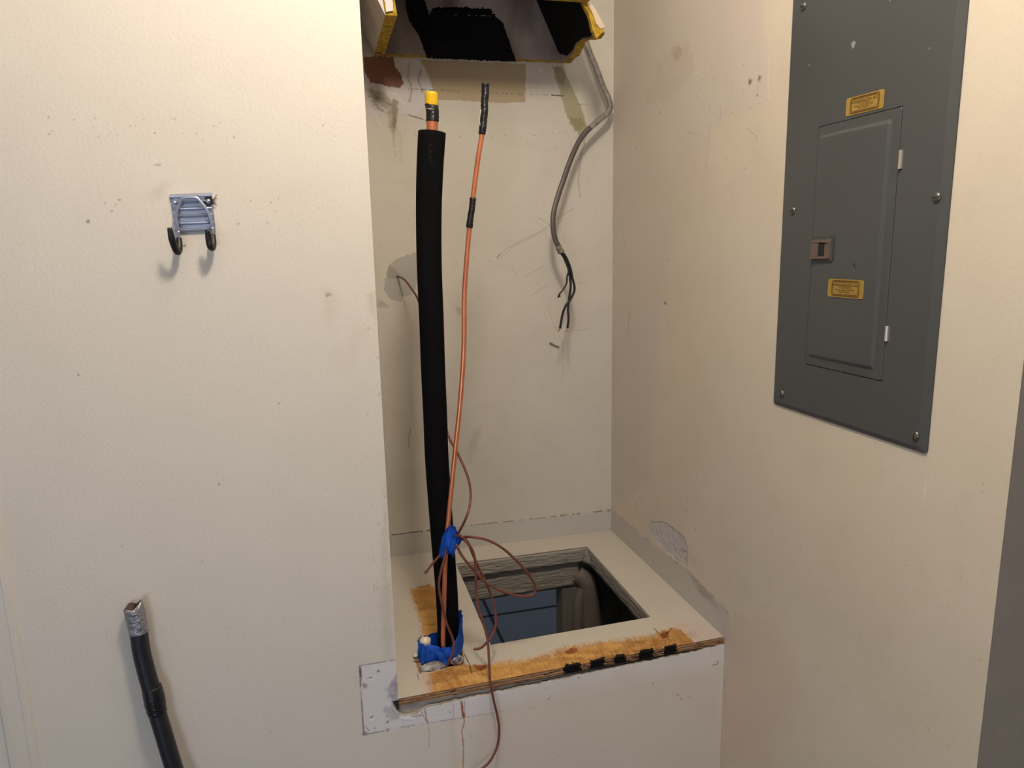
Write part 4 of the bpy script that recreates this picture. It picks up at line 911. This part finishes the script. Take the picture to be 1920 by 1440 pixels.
for px, py_, ang in ((1507,12,20), (1487,395,0), (1466,738,60), (1757,370,0), (1717,817,95), (1812,-75,10)):
    h = spot(px, py_, 0, W-CT); bm = bmesh.new(); n = 24; R = 0.0068
    prof_ = [(R, -0.0002), (R, .0012), (R*.85, .0026), (R*.5, .0034), (0.0001, .0037)]
    rings = [[bm.verts.new((W-CT-d, h[1]+r*math.cos(2*math.pi*k/n), h[2]+r*math.sin(2*math.pi*k/n))) for k in range(n)] for r, d in prof_]
    for a, b in zip(rings, rings[1:]):
        for k in range(n): bm.faces.new((a[k], a[(k+1) % n], b[(k+1) % n], b[k]))
    s = obj('screw', bm, M_scr, panel, True)
    bm = bmesh.new(); c, sn = math.cos(math.radians(ang)), math.sin(math.radians(ang)); L_, w = R*.93, .0009
    q = [(c*L_-sn*w, sn*L_+c*w), (-c*L_-sn*w, -sn*L_+c*w), (-c*L_+sn*w, -sn*L_-c*w), (c*L_+sn*w, sn*L_-c*w)]
    v1 = [bm.verts.new((W-CT-.0015, h[1]+a, h[2]+b)) for a, b in q]; v2 = [bm.verts.new((W-CT-.0040, h[1]+a*.75, h[2]+b*.75)) for a, b in q]
    bm.faces.new(v1); bm.faces.new(v2)
    for k in range(4): bm.faces.new((v1[k], v1[(k+1) % 4], v2[(k+1) % 4], v2[k]))
    obj('slot', bm, M_pdk, s)
# gold stickers
M_gold = material('gold_sticker', srgb(152, 124, 56), 0.4, var=0.05, vscale=120)
M_brn = material('brown_print', srgb(84, 54, 14), 0.6)
def sticker(c4, d, parent):
    C4 = [np.array(spot(*p, 0, W-d)) for p in c4]      # TL TR BR BL
    c = sum(C4)/4; X = (C4[1]-C4[0]+C4[2]-C4[3])/2; Y = (C4[0]-C4[3]+C4[1]-C4[2])/2; w, h = np.linalg.norm(X), np.linalg.norm(Y); X /= w; Y = Y-X*(X@Y); Y /= np.linalg.norm(Y)
    N = np.array([-1.0, 0, 0]); ww, hh = w/2, h/2
    def pt(a, b, o=0): return tuple(c+X*a+Y*b+N*o)
    bm = bmesh.new(); r = .003; out = []
    for sx, sy, a0 in ((1, 1, 0), (-1, 1, 90), (-1, -1, 180), (1, -1, 270)):
        for k in range(4): a = math.radians(a0+30*k); out.append((sx*(ww-r)+r*math.cos(a), sy*(hh-r)+r*math.sin(a)))
    A = [bm.verts.new(pt(a, b, .0002)) for a, b in out]; B = [bm.verts.new(pt(a, b, 0)) for a, b in out]
    bm.faces.new(A)
    for k in range(len(A)): bm.faces.new((A[k], A[(k+1) % len(A)], B[(k+1) % len(A)], B[k]))
    nb = len(bm.faces)
    for k_, (fx, fy, t) in enumerate(((.76, .84, .0006), (.73, .76, .0003), (.69, .66, .0005))):
        hx_, hy_ = ww*fx, hh*fy; ch = hh*.16
        pl = [(-hx_+ch, hy_), (hx_-ch, hy_), (hx_, hy_-ch), (hx_, -hy_+ch), (hx_-ch, -hy_), (-hx_+ch, -hy_), (-hx_, -hy_+ch), (-hx_, hy_-ch)]
        for a, b in zip(pl, pl[1:]+pl[:1]):
            a, b = np.array(a), np.array(b); tt = (b-a)/np.linalg.norm(b-a); nn = np.array([-tt[1], tt[0]])*t
            bm.faces.new([bm.verts.new(pt(*q_, .00035)) for q_ in (a-nn, b-nn, b+nn, a+nn)])
    for i, (tx, sz, bold) in enumerate((('STATEWIDE ELECTRIC, INC.', .108, .004), ('P.O. BOX 267704', .082, 0), ('Weston, Florida 33326-7704', .082, 0), ('(954) 755-6692', .086, 0))):
        tm = text(tx, h*sz*1.55, pt(-.02*w, h*(.17-.125*i), .0004), X, Y, None, None, 'lettering', bold=(bold+.0022)*h*.9); bm.from_mesh(tm); bpy.data.meshes.remove(tm)
    bm.faces.ensure_lookup_table()
    for f in bm.faces[nb:]: f.material_index = 1
    me = bpy.data.meshes.new('sticker'); bm.to_mesh(me); bm.free(); s = link('sticker', me, [M_gold, M_brn], parent); s['label'] = 'gold sticker with a brown printed border and four lines of text'
sticker([(1588,185),(1660,166),(1656,202),(1585,219)], CT+.0004, panel)
sticker([(1553,522),(1621,526),(1618,561),(1552,556)], CT+.0046, door)
# chipped scuffs on the enamel
bm = bmesh.new(); a = spot(1601, 492, 0, W-CT-.0044); b = spot(1604, 503, 0, W-CT-.0044); tube(bm, [a, (a+b)/2+np.array([0, .0006, 0]), b], [.0006,.0016,.0006], 8, 4, flat=0.3); obj('chip_mark', bm, M_pdk, door)
for px, py_, r in ((1600, 84, .0045), (1743, 91, .0013), (1669, 1, .0014), (1517, 122, .0018)):
    h = spot(px, py_, 0, W-CT-.0001); bm = bmesh.new()
    bm.faces.new([bm.verts.new((h[0]-.0001, h[1]+r*math.cos(t_)*(1+.4*math.sin(3*t_)), h[2]+r*1.2*math.sin(t_))) for t_ in np.linspace(0, 6.0, 12)]); obj('scuff_mark', bm, material('pale_scuff', srgb(134, 130, 132), 0.6), panel)

# ------------------------------------------------------------ double utility hook
M_zn = material('bright_zinc', srgb(176, 182, 198), 0.3, metal=0.85, bump=0.0002, bscale=200)
M_rub = material('black_rubber_dip', srgb(14, 13, 14), 0.45)
hook = thing('double_wall_hook', 'small zinc double hook bracket with black tips screwed to the left wall', 'hook', tuple(spot(362, 400, 1, 0)))
TL, TR, BR, BL = [np.array(spot(*p, 1, 0)) for p in ((319,364),(397,361),(405,434),(329,437))]
bm = bmesh.new(); nx, nz = 6, 96; gridv = []
for i in range(nx+1):
    row = []
    for j in range(nz+1):
        u, t = i/nx, j/nz; p = (TL*(1-u)+TR*u)*(1-t)+(BL*(1-u)+BR*u)*t
        ribs = max(0, math.sin((t-0.16)*math.pi*2*4.6/0.84)) if t > 0.16 else 0
        e = min(u, 1-u); edge_ = 1.0 if 0.1 < u < 0.93 else 0.0
        d = 0.0022+0.0042*ribs**0.8*edge_+(0.003*math.sin(min(1, t/0.14)*math.pi))
        row.append(bm.verts.new((p[0], -d, p[2])))
    gridv.append(row)
for i in range(nx):
    for j in range(nz): bm.faces.new((gridv[i][j], gridv[i+1][j], gridv[i+1][j+1], gridv[i][j+1]))
bd = [gridv[i][0] for i in range(nx+1)]+[gridv[nx][j] for j in range(1, nz+1)]+[gridv[i][nz] for i in range(nx-1, -1, -1)]+[gridv[0][j] for j in range(nz-1, 0, -1)]
bk = [bm.verts.new((v.co.x, -0.0001, v.co.z)) for v in bd]
for k in range(len(bd)): bm.faces.new((bd[k], bk[k], bk[(k+1) % len(bd)], bd[(k+1) % len(bd)]))
plate = obj('back_plate', bm, M_zn, hook)
def cp(x, y): return (290+x/7.2, 330+y/7.2)
yr_ = -0.011
arch = [cp(*p) for p in ((318,740),(300,640),(292,560),(300,480),(335,385),(370,310),(420,290),(500,287),(560,292),(600,325),(680,425),(735,530),(758,610),(775,690))]
A3 = [sp(x, y, yr_) for x, y in arch]
bm = bmesh.new(); tube(bm, A3, 0.0027, 12, 6); obj('rod', bm, M_zn, hook, True)
for end, tip, nm in ((A3[0], cp(200,700), 'l'), (A3[-1], cp(712,730), 'r')):
    xx = end[0]; 
    # tip point on plane x=xx
    tq = spot(*tip, 1, 0.62*spot(*tip, 0, xx-0.001)[1]); zl = end[2]-0.030
    J = [end, (xx, yr_-0.001, end[2]-0.012), (xx, yr_-0.006, zl+0.004), (xx-0.001, yr_-0.013, zl-0.004), (xx-0.003, yr_-0.021, zl-0.001), ((xx+tq[0])/2-0.002, tq[1]+0.005, (zl+tq[2])/2-0.002), (tq[0], tq[1], tq[2])]
    bm = bmesh.new(); tube(bm, J[:3], 0.0027, 12, 5); obj('rod', bm, M_zn, hook, True)
    bm = bmesh.new(); tube(bm, [J[1]]+J[2:], [0.0046,0.0052,0.0054,0.0054,0.0053,0.0052,0.0036], 14, 6); obj('rubber_tip', bm, M_rub, hook, True)
for px, py_, r, dk in ((327.5, 380.5, .0038, False), (390.5, 377.5, .0042, True)):
    h = spot(px, py_, 1, -0.004)
    if dk:
        bm = bmesh.new(); tube(bm, [(h[0]+.0006, -0.0052, h[2]), (h[0]+.0006, -0.0022, h[2])], 0.0072, 18, 2, smooth=False); obj('washer', bm, M_rub, hook)
    bm = bmesh.new(); tube(bm, [(h[0], -0.002, h[2]), (h[0], -0.0055, h[2]), (h[0], -0.0078, h[2])], [r, r, r*.6], 14, 3, smooth=False); obj('screw', bm, M_zn, hook, True)
fz_ = spot(399, 378, 1, -0.003); rnd = random.Random(4); bm = bmesh.new()
for k_ in range(9):
    a = rnd.uniform(-1.4, 1.2); L_ = rnd.uniform(.004, .011); s0_ = np.array([fz_[0]-.001, -0.003, fz_[2]+rnd.uniform(-.003, .004)])
    tube(bm, [s0_, s0_+np.array([L_*.5, -.002, L_*.4*math.sin(a)]), s0_+np.array([L_*math.cos(a*.6), -.001, L_*math.sin(a)])], 0.0005, 5, 4)
o = obj('frayed_fibre', bm, material('red_brown_fibre', srgb(96, 62, 50), 0.9), hook)

# ------------------------------------------------------------ old insulated line leaning on the left wall
M_oi = material('black_rubber_insulation', srgb(20, 19, 25), 0.42, bump=0.0004, bscale=60, stretch=(8, 8, 0.6), spec=0.6)
M_duct = material('silver_tape', srgb(160, 158, 160), 0.25, metal=0.7, bump=0.006, bscale=110, var=0.1, vscale=60)
old = thing('old_insulated_pipe', 'black insulated pipe stub with torn silver-taped top leaning at the lower left', 'pipe', (spot(345, 1440, 1, -0.05)[0], -0.05, ZF))
oc = [((258,1172),-.020),((261,1192),-.021),((266,1225),-.022),((276,1265),-.024),((286,1300),-.026),((296,1340),-.028),((308,1380),-.031),((320,1420),-.034),((334,1465),-.038)]
OP = [sp(*p, y) for p, y in oc]; a, b = np.array(OP[-2]), np.array(OP[-1]); dirn = (b-a)/(a[2]-b[2])
OP.append(tuple(b+dirn*(b[2]-(ZF+0.001))*0.5)); OP.append(tuple(b+dirn*(b[2]-(ZF+0.001))))
bm = bmesh.new(); tube(bm, OP, 0.0148, 20, 8); obj('insulation', bm, M_oi, old, True)
bm = bmesh.new(); T0 = [sp(260.5,1186,-.0212), sp(258,1172,-.0205), sp(253,1150,-.021), sp(249,1136,-.022)]
rings = tube(bm, T0, [0.0156, 0.0162, 0.0166, 0.0158], 28, 5, caps=False, wob=0.05)
end = rings[-1]; cc = sum((v.co for v in end), Vector())/len(end)
for k, v in enumerate(end):
    f = (v.co.x-cc.x)/0.016; dz = 0.004*f+0.0035*math.cos(f*4+2.2); 
    v.co.z += dz; v.co.y = cc.y+(v.co.y-cc.y)*(0.8-0.2*math.sin(f*2.2))
    rings[-2][k].co.z += dz*0.4
inner = [bm.verts.new(cc+(v.co-cc)*0.88) for v in end]; inn2 = [bm.verts.new(v.co+Vector((0.004, 0, -0.03))) for v in inner]
for A_, B_, mi in ((end, inner, 0), (inner, inn2, 1)):
    for k in range(len(end)):
        f = bm.faces.new((A_[k], A_[(k+1) % len(end)], B_[(k+1) % len(end)], B_[k])); f.material_index = mi
f = bm.faces.new(inn2); f.material_index = 1
obj('silver_tape_end', bm, [M_duct, material('dark_bore', srgb(60, 30, 22), 0.6)], old, True)
bm = bmesh.new(); tube(bm, [sp(284,1288,-.026), sp(287,1300,-.0265), sp(291,1318,-.027), sp(295,1336,-.028)], [0.0160,0.0172,0.0174,0.0162], 22, 5, wob=0.09); obj('tape_wrap', bm, M_tape, old, True)
bm = bmesh.new(); tube(bm, [sp(297,1278,-.010), sp(302,1300,-.010), sp(314,1352,-.012), sp(329,1402,-.016), sp(343,1450,-.02)]+[tuple(np.array(OP[-1])+np.array([.018, .016, 0]))], 0.0028, 8, 6); obj('side_strip', bm, material('tan_strip', srgb(190, 158, 120), 0.6), old, True)  # thin tan strip down the right side of the insulation
